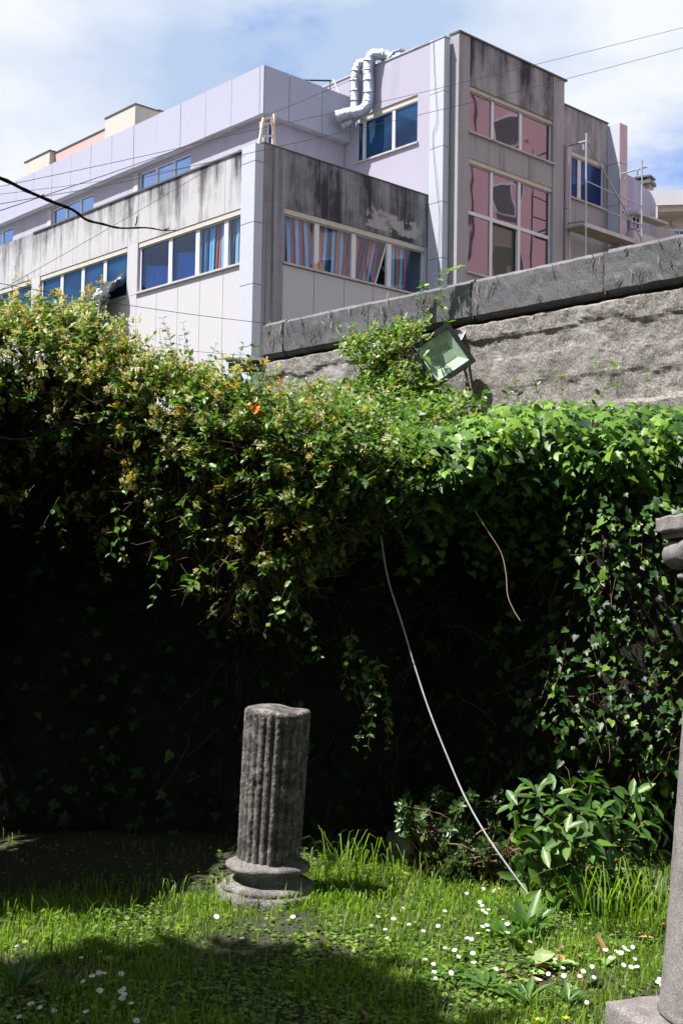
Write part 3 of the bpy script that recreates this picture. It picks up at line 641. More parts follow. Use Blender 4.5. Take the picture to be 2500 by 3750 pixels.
def rect_loop(y0, y1, z0, z1, ny, nz, rnd=.02):
    L_ = [(y1, z0+(z1-z0)*i/nz) for i in range(nz)] + [(y1-(y1-y0)*i/ny, z1) for i in range(ny)] + [(y0, z1-(z1-z0)*i/nz) for i in range(nz)] + [(y0+(y1-y0)*i/ny, z0) for i in range(ny)]
    out = []
    for (y, z) in L_:
        if y in (y0, y1) and z in (z0, z1): y += rnd*(1 if y == y0 else -1); z += rnd*(1 if z == z0 else -1)
        out.append((y, z))
    return out
cs = [(-1.7,-.64),(-.62,.668),(.688,2.008),(2.028,3.263),(3.272,4.47),(4.485,4.80)]
for k, (a, b) in enumerate(cs):
    prism_along('coping_stone', a, b, max(4, int((b-a)/.03)), rect_loop(-.46, .018+.006*math.sin(k*3), 3.822, 4.19+.006*math.cos(k*5), 8, 9, .028), M['coping'], .007, 7, GW, k*7, .008)
body = prism_along('wall_body', -1.7, 4.78, 260, rect_loop(-.42, 0, 2.2, 3.80, 4, 64, .01), M['rubble'], .011, 5.5, GW, 3)
for v in body.data.vertices:      # coats of render standing proud above ragged horizontal edges
    if v.co.y > -.1:
        x, z_ = v.co.x, v.co.z
        for (lev, amp, fr, d_) in ((3.62,.07,2.3,.017),(3.20,.07,2.9,.012),(3.42,.14,1.3,-.008)):
            e_ = lev+amp*noise.fractal(Vector((x*fr,lev,1)),1,2,4); k_ = max(0,min(1,(z_-e_)/.03)); v.co.y += d_*k_
        v.co.y += .007*noise.fractal(Vector((x*14,z_*14,7)),1,2,3)-.03
prism_along('ledge', -1.7, 2.9, 70, rect_loop(-.2, .20, 2.80, 3.00, 4, 4, .02), M['rubble'], .035, 4.2, GW, 11)
for xj in (.678, 2.018): prism_along('mortar_joint', xj-.02, xj+.02, 2, rect_loop(-.4, .014, 3.83, 4.175, 3, 6, .01), simple('brown_mortar', (.10,.075,.065), .95, 0, .3, 20, .6), .006, 8, GW, xj)

_rt = random.Random(4)
for nm, colr, cnt in (('root_mark', (.018,.014,.012), 70), ('dry_rootlet', (.42,.34,.26), 26)):
    b_ = MB()
    for k in range(cnt):
        x = _rt.uniform(-.9,4.7) if k % 3 else _rt.uniform(2,4.7); z = _rt.uniform(3.83,4.12); L_ = _rt.uniform(.03,.12)*(1 if nm == 'root_mark' else 1.3); pts = [(x,.030,z)]
        for i in range(4): pts.append((pts[-1][0]+_rt.gauss(0,.010), .028+_rt.uniform(0,.008), pts[-1][2]+L_/4))
        b_.tube(pts, [.004*_rt.uniform(.5,1.4)*q for q in (.5,1,1,.8,.3)], 4)
    b_.build(nm, simple(nm, colr, .9), GW)
tag(box('terrace', -7, 7, 8.35, 12.9, -.1, 2.35, M['soil']), kind='structure')
LW = empty('retaining_wall', (0,7.9,0)); tag(LW, 'rubble stone retaining wall coloured near-black for shade behind the broken column', 'wall')
def core(x0, x1):
    b = MB(); nx, nz = 90, 26
    for j in range(nz+1):
        for i in range(nx+1):
            x = x0+(x1-x0)*i/nx; z = -.1+2.42*j/nz; b.v.append((x, .06+disp(x,0,z,3,.05), z))
    for j in range(nz):
        for i in range(nx): a = j*(nx+1)+i; b.f.append((a,a+1,a+nx+2,a+nx+1))
    return b
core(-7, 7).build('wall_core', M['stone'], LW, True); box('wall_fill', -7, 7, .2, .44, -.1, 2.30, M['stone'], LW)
stones = []
for k in range(7):
    bm = bmesh.new(); bmesh.ops.create_cube(bm, size=1); bmesh.ops.subdivide_edges(bm, edges=bm.edges[:], cuts=2, use_grid_fill=True)
    for v in bm.verts:
        c = v.co.copy(); c2 = c.normalized()*.62; v.co = c.lerp(c2, .35) + Vector([.10*noise.noise(c*2.3+Vector((k*5+q*9,q,0))) for q in range(3)])
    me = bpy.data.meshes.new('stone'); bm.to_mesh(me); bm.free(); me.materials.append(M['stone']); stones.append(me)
z = .05
for row in range(13):
    h = random.uniform(.15, .24); x = -3.6+random.uniform(0, .2)
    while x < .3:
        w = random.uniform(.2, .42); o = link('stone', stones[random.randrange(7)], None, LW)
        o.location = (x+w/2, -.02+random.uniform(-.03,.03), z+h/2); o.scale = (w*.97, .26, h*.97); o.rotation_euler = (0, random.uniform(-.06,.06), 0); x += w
    z += h*.98
    if z > 2.15: break

gut = empty('gutter_stub', at(915,1338,12.6)); tag(gut, 'short dark metal gutter end poking out past the end of the coping wall', 'gutter')
MB().tube([(-.22,0,-.03),(.34,.02,.0)], .055, 10).build('channel', M['flash'], gut, True); MB().box(-.25,.34,-.08,.10,.045,.065).build('edge_strip', M['sill'], gut)

# floodlight hanging off the wall
fl_c = at(1619,1298,10.15); FL = empty('floodlight', fl_c); tag(FL, 'square black floodlight with green glass hanging askew from the coping', 'floodlight')
FL.rotation_euler = (Matrix.Rotation(R(-7),3,'Z') @ Matrix.Rotation(R(85),3,'X') @ Matrix.Rotation(R(35),3,'Z')).to_euler()
M['flblack'] = simple('black_cast_metal', (.012,.012,.013), .45)
b = MB(); HW, HH = .197, .205
for (x0,x1,y0,y1) in ((-HW,HW,HH-.042,HH),(-HW,HW,-HH,-HH+.034),(-HW,-HW+.034,-HH+.034,HH-.042),(HW-.034,HW,-HH+.034,HH-.042)): b.box(x0,x1,y0,y1,-.035,.012)
b.box(-HW+.02,HW-.02,-HH+.02,HH-.02,-.055,-.0351); b.build('housing', M['flblack'], FL)
gx, gy = HW-.036, HH-.040; q = .098
rf = MB().add([(-gx,-gy,-.006),(gx,-gy,-.006),(gx,gy,-.006),(-gx,gy,-.006),(-q,-q*.8,-.033),(q,-q*.8,-.033),(q,q*.8,-.033),(-q,q*.8,-.033)], [(0,1,5,4),(1,2,6,5),(2,3,7,6),(3,0,4,7),(4,5,6,7)])
rfo = rf.build('reflector', simple('green_reflector', (.62,.70,.60), .5, 0, .15, 25), FL)
box('led_plate', -q+.004, q-.004, -q*.8+.004, q*.8-.004, -.032, -.030, simple('led_plate', (.44,.50,.42), .6, 0, .2, 60), rfo)
gl = clearglass('green_front_glass', (.92,.96,.92), .05); box('front_glass', -gx, gx, -gy, gy, -.004, -.001, gl, FL)
fin = MB()
for k in range(9): fin.box(-.14+k*.035-.004, -.14+k*.035+.004, -.14, .14, -.08, -.0551)
fin.build('cooling_fins', M['flblack'], FL)
MB().add([(.10,.0,-.105),(.14,.0,-.105),(.30,.10,-.18),(.27,.14,-.18),(.10,.0,-.110),(.14,.0,-.110),(.30,.10,-.186),(.27,.14,-.186)],[(0,1,2,3),(7,6,5,4),(0,4,5,1),(1,5,6,2),(2,6,7,3),(3,7,4,0)]).build('bracket', M['galv'], FL)
MB().tube(smooth_path([(.1,.1,-.09),(.18,.2,-.16),(.2,.32,-.2)],5), .008, 6).build('cord', M['flblack'], FL)

# ------------------------------------------------------------------ broken fluted column
ST = empty('broken_column', (*onground(985,3262)[:2], 0)); ST.location = (-.342,6.30,.0)
tag(ST, 'broken fluted stone column stump on a worn round base in the grass', 'column')
def shaft_fn(a, r_, z):
    u = (z-.2)/.76; fl = abs(math.sin(a*12+.4)); worn = .5+.5*noise.noise(Vector((math.cos(a)*1.4, math.sin(a)*1.4, z*1.2)))
    if math.cos(a-.1) > .35: worn *= .4
    d = -.018*(1-fl**.8)*(.6+.4*worn)*min(1, max(0, (1.0-u)*9)); p = Vector((math.cos(a)*r_, math.sin(a)*r_, z))
    d += .0028*noise.fractal(p*75, 1, 2, 3); ch = noise.noise(p*11+Vector((5,1,2)))
    if ch > .5: d -= (ch-.5)*.03
    rr = r_+d; lean = .034*u; return (rr*math.cos(a)+lean, rr*math.sin(a)+lean*.1, z + (.010*noise.noise(p*9) if u > .96 else 0) - .010*math.cos(a)*u)
prof = [(.150,.175),(.160,.185)] + [(.161+.009*i/90, .195+.745*i/90) for i in range(91)] + [(.167,.952),(.157,.962),(.12,.967),(.06,.966),(.01,.966)]
MB().lathe(prof, 220, shaft_fn).build('shaft', M['old_stone'], ST, True)
def base_fn(a, r_, z):
    p = Vector((math.cos(a)*r_, math.sin(a)*r_, z)); d = .005*noise.fractal(p*14, 1, 2, 4)+.006*noise.noise(p*4)
    ch = noise.noise(p*7+Vector((1,4,2)))
    if ch > .25: d -= (ch-.25)*.06
    rr = r_+d; return (rr*math.cos(a), rr*math.sin(a), z+.006*noise.noise(p*6)-.010*math.cos(a)*(z/.3))
prof = [(.150,.312),(.168,.308),(.176,.298),(.196,.292),(.212,.276),(.216,.258),(.208,.242),(.192,.236),(.178,.228),(.166,.208),(.164,.185),(.172,.164),(.190,.150),(.205,.147),(.226,.138),(.238,.120),(.240,.102),(.236,.092),(.262,.088),(.274,.076),(.276,.03),(.272,-.08)]
MB().lathe([(r_*(.965 if z_ < .09 else 1), z_*.66) for r_, z_ in prof[::-1]], 140, base_fn).build('round_base', M['base_stone'], ST, True)

# ionic column by the right edge of the view
IC = empty('ionic_column', (1.385,4.37,0)); IC.rotation_euler = (0,R(1.8),0); tag(IC, 'slender grey stone column with scrolled capital on a square plinth', 'column')
def rough_box(name, hx, hy, z0, z1, amp, m, par, n=7, ox=0, oy=0):
    bm = bmesh.new(); bmesh.ops.create_cube(bm, size=1); bmesh.ops.subdivide_edges(bm, edges=bm.edges[:], cuts=n, use_grid_fill=True)
    for v in bm.verts:
        c = v.co; e = sorted((abs(c.x),abs(c.y),abs(c.z)))
        s = 1-.02*(e[1] > .49); p = Vector((c.x*2*hx*s, c.y*2*hy*s, z0+(c.z*s+.5)*(z1-z0)))
        v.co = p+Vector([amp*noise.fractal(p*8+Vector((q*7,0,3)),1,2,4) for q in range(3)])+Vector((ox,oy,0))
    me = bpy.data.meshes.new(name); bm.to_mesh(me); bm.free(); me.polygons.foreach_set('use_smooth',[True]*len(me.polygons)); return link(name, me, m, par)
rough_box('plinth', .31, .31, -.08, .115, .012, M['granite'], IC, 10).rotation_euler = (0,0,R(28))
def col_fn(a, r_, z):
    p = Vector((math.cos(a)*r_, math.sin(a)*r_, z)); d = .003*noise.fractal(p*16,1,2,3); return ((r_+d)*math.cos(a)+.0, (r_+d)*math.sin(a), z)
MB().lathe([(.235,.116),(.247,.13),(.24,.15)]+[(.240-.062*(i/40)**.8, .16+1.42*i/40) for i in range(41)]+[(.19,1.585),(.195,1.60),(.19,1.62),(.16,1.63)], 72, col_fn).build('shaft', M['granite'], IC, True)
MB().lathe([(.16,1.632),(.20,1.640),(.226,1.652),(.228,1.664),(.20,1.680),(.17,1.69)], 56, col_fn).build('echinus', M['granite'], IC, True)
MB().lathe([(.17,1.68),(.215,1.695),(.22,1.75),(.21,1.81)], 40, lambda a, r_, z: (r_*math.cos(a)*.93, r_*math.sin(a)*.93, z)).build('cushion', M['granite'], IC, True)
for sx in (-1, 1):
    vo = MB().lathe([(.003,-.235),(.036,-.237),(.052,-.235),(.058,-.22),(.052,-.10),(.046,0),(.052,.10),(.058,.22),(.052,.235),(.036,.237),(.003,.235)], 36,
        lambda a, r_, z: (r_*math.cos(a)*1.05+.002*noise.noise(Vector((a*3,z*20,r_*30))), z+.003*noise.noise(Vector((a*5,z*30,0))), r_*math.sin(a)*.97)).build('volute', M['granite'], IC, True)
    vo.location = (sx*.205, 0, 1.742); vo.rotation_euler = (0,0,R(-8 if sx < 0 else 8))
    sp_ = [(.048*(1-t/26)*math.cos(t*.62*sx+1.57), -.237, .045*(1-t/26)*math.sin(t*.62*sx+1.57)) for t in range(25)]
    MB().tube(sp_, .0042, 6).build('spiral', M['granite'], vo, True)
rough_box('abacus', .262, .255, 1.822, 1.878, .006, M['granite'], IC, 9)
MB().box(-.235,.235,-.23,.23,1.800,1.824).build('abacus_moulding', M['granite'], IC)

rk = rough_box('rock', .17, .12, -.05, .17, .06, M['base_stone'], None, 6); rk.location = (.49,7.18,.02); rk.rotation_euler = (.1,.15,.4); tag(rk, 'rough pale lump of broken stone at the foot of the ivy', 'rock')
# ------------------------------------------------------------------ vegetation kit
def fan(center, outline):
    V = np.array([center]+outline, dtype=float); n = len(outline)
    return V, np.array([(0, 1+i, 1+(i+1) % n) for i in range(n)])
def mirror(half): return half + [(-x, y, z) for (x, y, z) in half[::-1] if abs(x) > 1e-6]
T_IVY = fan((0,.32,.05), mirror([(0,.02,0),(.24,-.14,-.02),(.44,-.03,-.05),(.36,.15,.0),(.56,.42,-.07),(.25,.46,.0),(.0,1.0,-.10)]))
T_HEART = fan((0,.38,-.06), mirror([(0,.04,0),(.22,-.10,.02),(.42,.06,.03),(.44,.30,.04),(.28,.58,.0),(.12,.82,-.05),(0,1.0,-.12)]))
T_OVAL = fan((0,.45,-.07), mirror([(0,0,0),(.20,.14,.02),(.30,.40,.04),(.22,.72,.0),(0,1.0,-.10)]))
T_LAUREL = fan((0,.5,-.05), mirror([(0,0,0),(.10,.15,.02),(.185,.45,.03),(.15,.75,-.02),(0,1.0,-.14)]))
T_ROUND = fan((0,.5,-.05), mirror([(0,0,0),(.33,.2,.03),(.45,.55,.05),(.25,.9,.0),(0,.98,-.02)]))
def T_flower():
    V = []; F = []; rr = random.Random(3)
    for k in range(9):
        a = rr.uniform(0, 6.28); el = rr.uniform(.1, 1.3); d = Vector((math.cos(a)*math.cos(el), math.sin(a)*math.cos(el), math.sin(el)))
        s = d.orthogonal().normalized(); L_ = rr.uniform(.7, 1.1); w = .06
        p0 = d*.05; p1 = d*L_*.6; b = Vector((0,0,-1)); p2 = d*L_ + b*.10; p3 = d*L_*.92 - b*.22; p4 = d*L_*.9 + s*.22
        o = len(V); V += [p0-s*w*.5, p0+s*w*.5, p1-s*w, p1+s*w, p2-s*.11+b*.12, p2+s*.11+b*.05, p3-s*.09, p3+s*.09, p4+b*.1]
        F += [(o,o+1,o+3),(o,o+3,o+2),(o+2,o+3,o+5),(o+2,o+5,o+4),(o+2,o+7,o+6),(o+2,o+3,o+7),(o+3,o+8,o+5)]
    return np.array([tuple(v) for v in V]), np.array(F)
T_FLOWER = T_flower()
class Leaves:
    def __init__(s, templ): s.t = templ; s.p = []; s.m = []; s.r = []
    def add(s, pos, tip, nrm, size, rnd=None, wid=1.0):
        y = Vector(tip).normalized(); z = Vector(nrm); z = z-y*z.dot(y)
        if z.length < 1e-4: z = y.orthogonal()
        z.normalize(); x = y.cross(z)
        s.p.append(tuple(pos)); s.m.append((x.x*size*wid, y.x*size, z.x*size, x.y*size*wid, y.y*size, z.y*size, x.z*size*wid, y.z*size, z.z*size)); s.r.append(random.random() if rnd is None else rnd)
    def mesh(s, name, idx=None):
        P_ = np.array(s.p); Mx = np.array(s.m).reshape(-1,3,3); r = np.array(s.r)
        if idx is not None: P_, Mx, r = P_[idx], Mx[idx], r[idx]
        V, F = s.t; k = len(V); n = len(P_)
        W = np.einsum('nij,kj->nki', Mx, V)+P_[:,None,:]; FF = (F[None]+np.arange(n)[:,None,None]*k).reshape(-1,3)
        return tri_mesh(name, W.reshape(-1,3), FF, np.repeat(r, k))
    def split(s, n):
        """indices of the n leaves that show largest from the lawn, and the rest"""
        P_ = np.array(s.p); Mx = np.array(s.m).reshape(-1,3,3); d = P_-np.array(CAM); D = np.linalg.norm(d, axis=1)
        nz = Mx[:,:,2]; area = np.abs((nz*d).sum(1))/D*np.linalg.norm(Mx[:,:,1],axis=1)/D**2*(np.array(s.vis) if hasattr(s,'vis') else 1)
        u = np.abs(d[:,0]/d[:,1]) < .28; area = area*u + 1e-9
        o = np.argsort(-area*rng.uniform(.5, 1, len(area))); return o[:n], o[n:]
    def singles(s, name, idx, m, parent):
        V, F = s.t; base = tri_mesh(name, V, F); base.materials.append(m)
        for i in idx:
            a = s.m[i]; p = s.p[i]; o = link(name, base, None, parent)
            o.matrix_basis = Matrix(((a[0],a[1],a[2],p[0]),(a[3],a[4],a[5],p[1]),(a[6],a[7],a[8],p[2]),(0,0,0,1)))
class Stems:
    def __init__(s): s.V = []; s.F = []; s.n = 0; s.r = []
    def add(s, pts, r0, r1=None, rnd=.5):
        pts = [Vector(p) for p in pts]; n = len(pts); r1 = r0*.5 if r1 is None else r1
        ref = (pts[-1]-pts[0]).orthogonal().normalized()
        for i, p in enumerate(pts):
            t = (pts[min(i+1,n-1)]-pts[max(i-1,0)])
            if t.length < 1e-6: t = Vector((0,0,1))
            t.normalize(); a = (ref-t*ref.dot(t)); a = a.normalized() if a.length > 1e-5 else t.orthogonal().normalized(); b = t.cross(a); r = r0+(r1-r0)*i/(n-1)
            for k in range(3):
                an = 2.094*k; s.V.append(tuple(p+(a*math.cos(an)+b*math.sin(an))*r)); s.r.append(rnd)
        o = s.n
        for i in range(n-1):
            for k in range(3):
                A = o+i*3+k; B = o+i*3+(k+1)%3; s.F += [(A,B,B+3),(A,B+3,A+3)]
        s.n += 3*n
    def mesh(s, name): return tri_mesh(name, np.array(s.V), np.array(s.F), np.array(s.r))
def rv(s=1.0): return Vector((random.gauss(0,1),random.gauss(0,1),random.gauss(0,1)))*s

G_H = [(0, (.024,.058,.012)), (.35, (.062,.135,.018)), (.7, (.12,.215,.024)), (1, (.22,.30,.04))]
G_I = [(0, (.010,.030,.008)), (.4, (.028,.078,.015)), (.7, (.10,.20,.022)), (1, (.19,.31,.035))]
G_L = [(0, (.025,.065,.014)), (.6, (.065,.145,.022)), (1, (.13,.22,.03))]
M['leaf_h'] = leafmat('honeysuckle_leaf', G_H, (1.6,1.9,.9), .32, .45); M['leaf_h1'] = leafmat('honeysuckle_leaf_single', G_H, (1.6,1.9,.9), .32, .45, obj=True)
M['leaf_i'] = leafmat('ivy_leaf', G_I, (1.7,2.2,.6), .28, .45, .35); M['leaf_i1'] = leafmat('ivy_leaf_single', G_I, (1.7,2.2,.6), .28, .45, .35, obj=True)
M['leaf_l'] = leafmat('laurel_leaf', G_L, (1.5,2.0,.6), .24, .42, .4, obj=True)
M['leaf_s'] = leafmat('small_bush_leaf', [(0,(.016,.04,.010)),(.7,(.045,.10,.018)),(1,(.09,.16,.03))], (1.5,1.8,.8), .2, .35)
F_ST = [(0, (.64,.62,.42)), (.35, (.62,.56,.22)), (.7, (.58,.42,.06)), (1, (.42,.22,.04))]
M['flower'] = leafmat('honeysuckle_flower', F_ST, (1,1,.9), .35, .6, .2); M['flower1'] = leafmat('honeysuckle_flower_single', F_ST, (1,1,.9), .35, .6, .2, obj=True)
M['stem'] = leafmat('brown_stem', [(0,(.07,.035,.018)),(.5,(.13,.07,.035)),(1,(.20,.13,.075))], (1,1,1), .05, .8)
M['green_stem'] = leafmat('green_stem', [(0,(.06,.10,.03)),(1,(.13,.15,.05))], (1,1,1), .1, .6)
M['thicket'] = simple('shade_dark_growth', (.016,.014,.009), .95, 0, .4, 14, .8)  # near-black core colour paints the shade between leaves

# profile of the overgrown edge: X -> top height, lowest height of the hanging growth, depth of its front
HX = [-4.6,-3.4,-2.6,-1.97,-1.50,-1.02,-.70,-.40,-.15,.10,.45]
HT = [3.2,3.35,3.30,3.20,3.08,2.80,2.72,2.66,2.58,2.52,2.48]
HB = [1.2,1.5,1.75,1.98,1.92,1.55,1.34,1.25,1.35,1.75,1.95]
HF = [6.8,7.0,7.02,7.0,6.94,6.78,6.66,6.58,6.62,6.76,6.88]
def hcurve(t, X):
    """t 0..1 up the hanging front, 1..2 back over the top"""
    zt, zb, yf = np.interp(X,HX,HT), np.interp(X,HX,HB), np.interp(X,HX,HF)
    bump = .13*noise.noise(Vector((X*1.6,t*2.2,1.3))) + .07*noise.noise(Vector((X*4,t*5,7)))
    if t <= 1:
        z = zb+(zt-.18-zb)*t; y = yf+.55*(1-t)**2.2+.10*t*t+bump
    else:
        u = t-1; z = zt-.18+.18*math.sin(min(1,u*3)*math.pi/2)+.04*math.sin(X*7+u*5); y = yf+.10+bump+1.5*u
    return Vector((X,y,z+bump*.4))
def nrm(fn, t, X):
    a = fn(t+.02,X)-fn(t-.02,X); b = fn(t,X+.03)-fn(t,X-.03); n = b.cross(a)
    n.normalize(); return n if n.y < .3 or n.z > .3 else -n

hs = empty('honeysuckle', (-1,7.6,0)); tag(hs, 'tangled flowering honeysuckle thicket spilling over the wall above the broken column', 'honeysuckle')
L_h = Leaves(T_OVAL); FLW = Leaves(T_FLOWER); SB = Stems(); SG = Stems()
def shoot(base, dirv, n, step, lsize, droop=.25, flower=.35, lean=0, light=0):
    p = Vector(base); d = Vector(dirv).normalized(); pts = [p.copy()]; az = random.uniform(0,3.14)
    for i in range(n):
        d = (d+Vector((0,0,-droop*random.uniform(.3,1)))*.3+rv(.10)).normalized(); p = p+d*step*random.uniform(.7,1.25); pts.append(p.copy())
        s = d.orthogonal().normalized(); s = Matrix.Rotation(az+i*1.57,3,d) @ s; sz = lsize*random.uniform(.6,1.1)*(1-.35*i/n)
        for sg in (-1,1):
            if random.random() < .1: continue
            tip = (s*sg+d*.45+Vector((0,0,-.15))+rv(.15)); L_h.add(p, tip, Vector((0,-.15,1))+rv(.35), sz, min(1, max(0, random.gauss(.42+light,.22))))
        if flower and random.random() < flower*(.25+.75*i/n): FLW.add(p+rv(.006), d+Vector((0,0,.3)), Vector((0,-1,.2))+rv(.3), random.uniform(.034,.052), min(1,abs(random.gauss(.34,.24))))
    SG.add(pts, .0022, .001, random.random())
# main body
for k in range(3700):
    X = random.uniform(-3.0,.45) if k % 6 else random.uniform(-4.4,-2.2); t = random.betavariate(1.5,1.0)*1.62 if k % 3 else random.uniform(.6,1.35)
    q = hcurve(t,X); n = nrm(hcurve,t,X)
    if t < .7 and random.random() < (.62-.5*t)+.9*noise.noise(Vector((X*3,t*4,4))): continue
    q = q - n*random.uniform(0,.16)
    hi = 1 if t > .8 else 0; up = .75 if hi else .1
    flw = .55 if (X < -.9 and t > .75) else (.24 if X < -.1 else .06)
    shoot(q, n*.8+Vector((0,-.15,up))+rv(.45), random.randint(3,5), random.uniform(.03,.045), random.uniform(.045,.072), .55, flw, light=.12*hi)
# longer shoots standing clear of the top, as against the pale building
for k in range(120):
    X = random.uniform(-2.4,.1); q = hcurve(random.uniform(1.0,1.3),X)
    shoot(q, Vector((random.gauss(0,.5),random.gauss(-.1,.3),1)), random.randint(4,7), random.uniform(.035,.05), random.uniform(.035,.055), .45, .35, light=.15)
for px, py in ((640,1180),(700,1215),(860,1260),(900,1290),(330,1090),(380,1180),(560,1260),(740,1275)):
    q = at(px, py+150, 6.95); shoot(q, Vector((random.gauss(0,.25),0,1)), 8, .035, .05, .15, .2, light=.15)
# hanging tails
for X, z0, L_ in ((-1.75,2.1,.45),(-1.3,1.9,.3),(-1.0,1.6,.35),(-.3,1.5,.35),(.10,1.25,.35),(.16,1.15,.5),(.22,1.05,.45),(-1.6,2.0,.6)):
    for r_ in range(3):
        q = Vector((X+random.gauss(0,.06), np.interp(X,HX,HF)+.05+random.gauss(0,.06), z0+random.uniform(0,.15)))
        shoot(q, Vector((random.gauss(0,.5),-.1,-1)), int(L_/.055*random.uniform(.4,1.1)), .055, .062, .3, .16)
# brown woody tangle inside
for k in range(2600):
    X = random.uniform(-3.2,.4); t = random.uniform(.1,1.15); q = hcurve(t,X)-nrm(hcurve,t,X)*random.uniform(.03,.2); d = Vector((random.gauss(0,1),random.gauss(0,.4),random.gauss(0,.8))).normalized()
    pts = [q]; 
    for i in range(4): d = (d+rv(.3)).normalized(); pts.append(pts[-1]+d*random.uniform(.03,.09))
    SB.add(pts, random.uniform(.0015,.0035), None, random.random())
for k in range(46):
    X = random.uniform(-2.2,.4); t0 = random.uniform(.6,1.1); pts = []
    for i in range(7): pts.append(hcurve(max(.02,t0-i*.14), X+.07*i*math.sin(k)+random.gauss(0,.02))+Vector((0,.10,0)))
    SB.add(pts, .006, .003, random.random())
def put(name, me, m, par, kind='stuff'):
    o = link(name, me, m, None); o.parent = par; o.matrix_parent_inverse = par.matrix_basis.inverted(); 
    if kind: o['kind'] = kind
    return o
def shift(Lv, par):
    Lv.p = [(p[0]-par.location.x, p[1]-par.location.y, p[2]-par.location.z) for p in Lv.p]
def finish(Lv, name, stuffname, m, m1, par, n):
    one, rest = Lv.split(n); put(stuffname, Lv.mesh(stuffname, rest), m, par); shift(Lv, par); Lv.singles(name, one, m1, par)
finish(L_h, 'leaf', 'foliage', M['leaf_h'], M['leaf_h1'], hs, 290); finish(FLW, 'flower', 'blossom', M['flower'], M['flower1'], hs, 250)
put('woody_stems', SB.mesh('woody_stems'), M['stem'], hs); put('green_stems', SG.mesh('green_stems'), M['green_stem'], hs)
def shell(fn, t0, t1, x0, x1, nt_, nx, back, name, m, par):
    b = MB()
    for j in range(nt_+1):
        for i in range(nx+1):
            t = t0+(t1-t0)*j/nt_; X = x0+(x1-x0)*i/nx; q = fn(t,X)-nrm(fn,t,X)*(back+.08*noise.noise(Vector((X*5,t*6,2))))-Vector((0,0,0)); b.v.append(tuple(q))
    for j in range(nt_):
        for i in range(nx): a = j*(nx+1)+i; b.f.append((a,a+1,a+nx+2,a+nx+1))
    o = b.build(name, m, None, True); o.parent = par; o.matrix_parent_inverse = par.matrix_basis.inverted(); o['kind'] = 'stuff'; return o
shell(hcurve, .05, 2.0, -4.6, .25, 40, 90, .28, 'shade_backing', M['thicket'], hs)

# ------------------------------------------------------------------ ivy over the retaining wall, right of the honeysuckle
IX = [-.2,.1,.45,.7,1.0,1.4,1.7,2.0,2.6,3.6,4.8]
IT = [2.52,2.50,2.50,2.55,2.66,2.70,2.70,2.70,2.72,2.75,2.75]
IB = [1.9,1.86,1.92,1.98,1.96,1.92,1.86,1.80,1.8,1.8,1.8]
IF = [6.95,6.95,6.95,6.97,7.0,7.06,7.1,7.12,7.12,7.12,7.12]
def icurve(t, X):
    zt, zb, yf = np.interp(X,IX,IT), np.interp(X,IX,IB), np.interp(X,IX,IF)
    bump = .12*noise.noise(Vector((X*2.1,t*2.5,5.3))) + .06*noise.noise(Vector((X*5,t*6,9)))
    if t <= 1: z = zb+(zt-.15-zb)*t; y = yf+.40*(1-t)**2+.12*t*t+bump
    else: u = t-1; z = zt-.15+.15*math.sin(min(1,u*3)*math.pi/2)+.12*u; y = yf+.12+bump+1.9*u
    return Vector((X,y,z+bump*.4))
def wcurve(t, X):
    """lower ivy sheet hugging the wall: t 0 at the foot, 1 under the overhang; swells outward to the right"""
    sw = max(0,min(1,(X-.75)/.5)); s2 = max(0,min(1,(X-1.05)/.4)); bulge = max(sw*(.74*math.exp(-((t-.45)/.32)**2)), s2*.60*max(0,min(1,t/.3))) + .10*noise.noise(Vector((X*2.3,t*3,2)))
    return Vector((X, 7.66-bulge, .05+1.95*t))
iv = empty('ivy', (1.5,7.7,0)); tag(iv, 'dense glossy ivy hanging over the retaining wall below the coping', 'ivy')
L_i = Leaves(T_IVY); L_i.vis = []; L_j = Leaves(T_HEART); L_j.vis = []; SI = Stems()
def ivyleaf(q, n, size, light, vis=1):
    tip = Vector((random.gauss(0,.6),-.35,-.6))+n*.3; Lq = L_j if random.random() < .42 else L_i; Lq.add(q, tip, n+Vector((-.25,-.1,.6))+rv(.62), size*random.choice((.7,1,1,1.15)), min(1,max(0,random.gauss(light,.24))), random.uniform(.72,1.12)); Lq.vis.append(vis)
for k in range(6400):
    X = random.uniform(-.15,2.7) if k % 5 else random.uniform(2.5,4.6); t = random.betavariate(1.25,1.3)*1.75
    if X < .55 and random.random() < .6*(1-max(0,X)/.55): continue
    q = icurve(t,X); n = nrm(icurve,t,X); q += n*random.uniform(-.10,.05)
    ivyleaf(q, n, random.uniform(.035,.10), .72 if t > .75 else .55)  # upper leaves coloured lighter, as if sunlit
    if random.random() < .25: SI.add([q-n*.10+rv(.04), q-n*.03+rv(.02), q], .002, .001, random.random())
for k in range(8200):
    X = random.uniform(-3.2,4.4); t = random.uniform(0,1.08)
    sw = max(0,min(1,(X-.75)/.5))
    if random.random() > .34+.66*sw: continue
    q = wcurve(t,X); n = nrm(wcurve,t,X); q += n*random.uniform(-.10,.07); ivyleaf(q, n, random.uniform(.035,.085-.02*sw), .08+.34*sw, .25+.75*sw*(t < .9))  # leaf colour drops toward the left recess, painting its shade
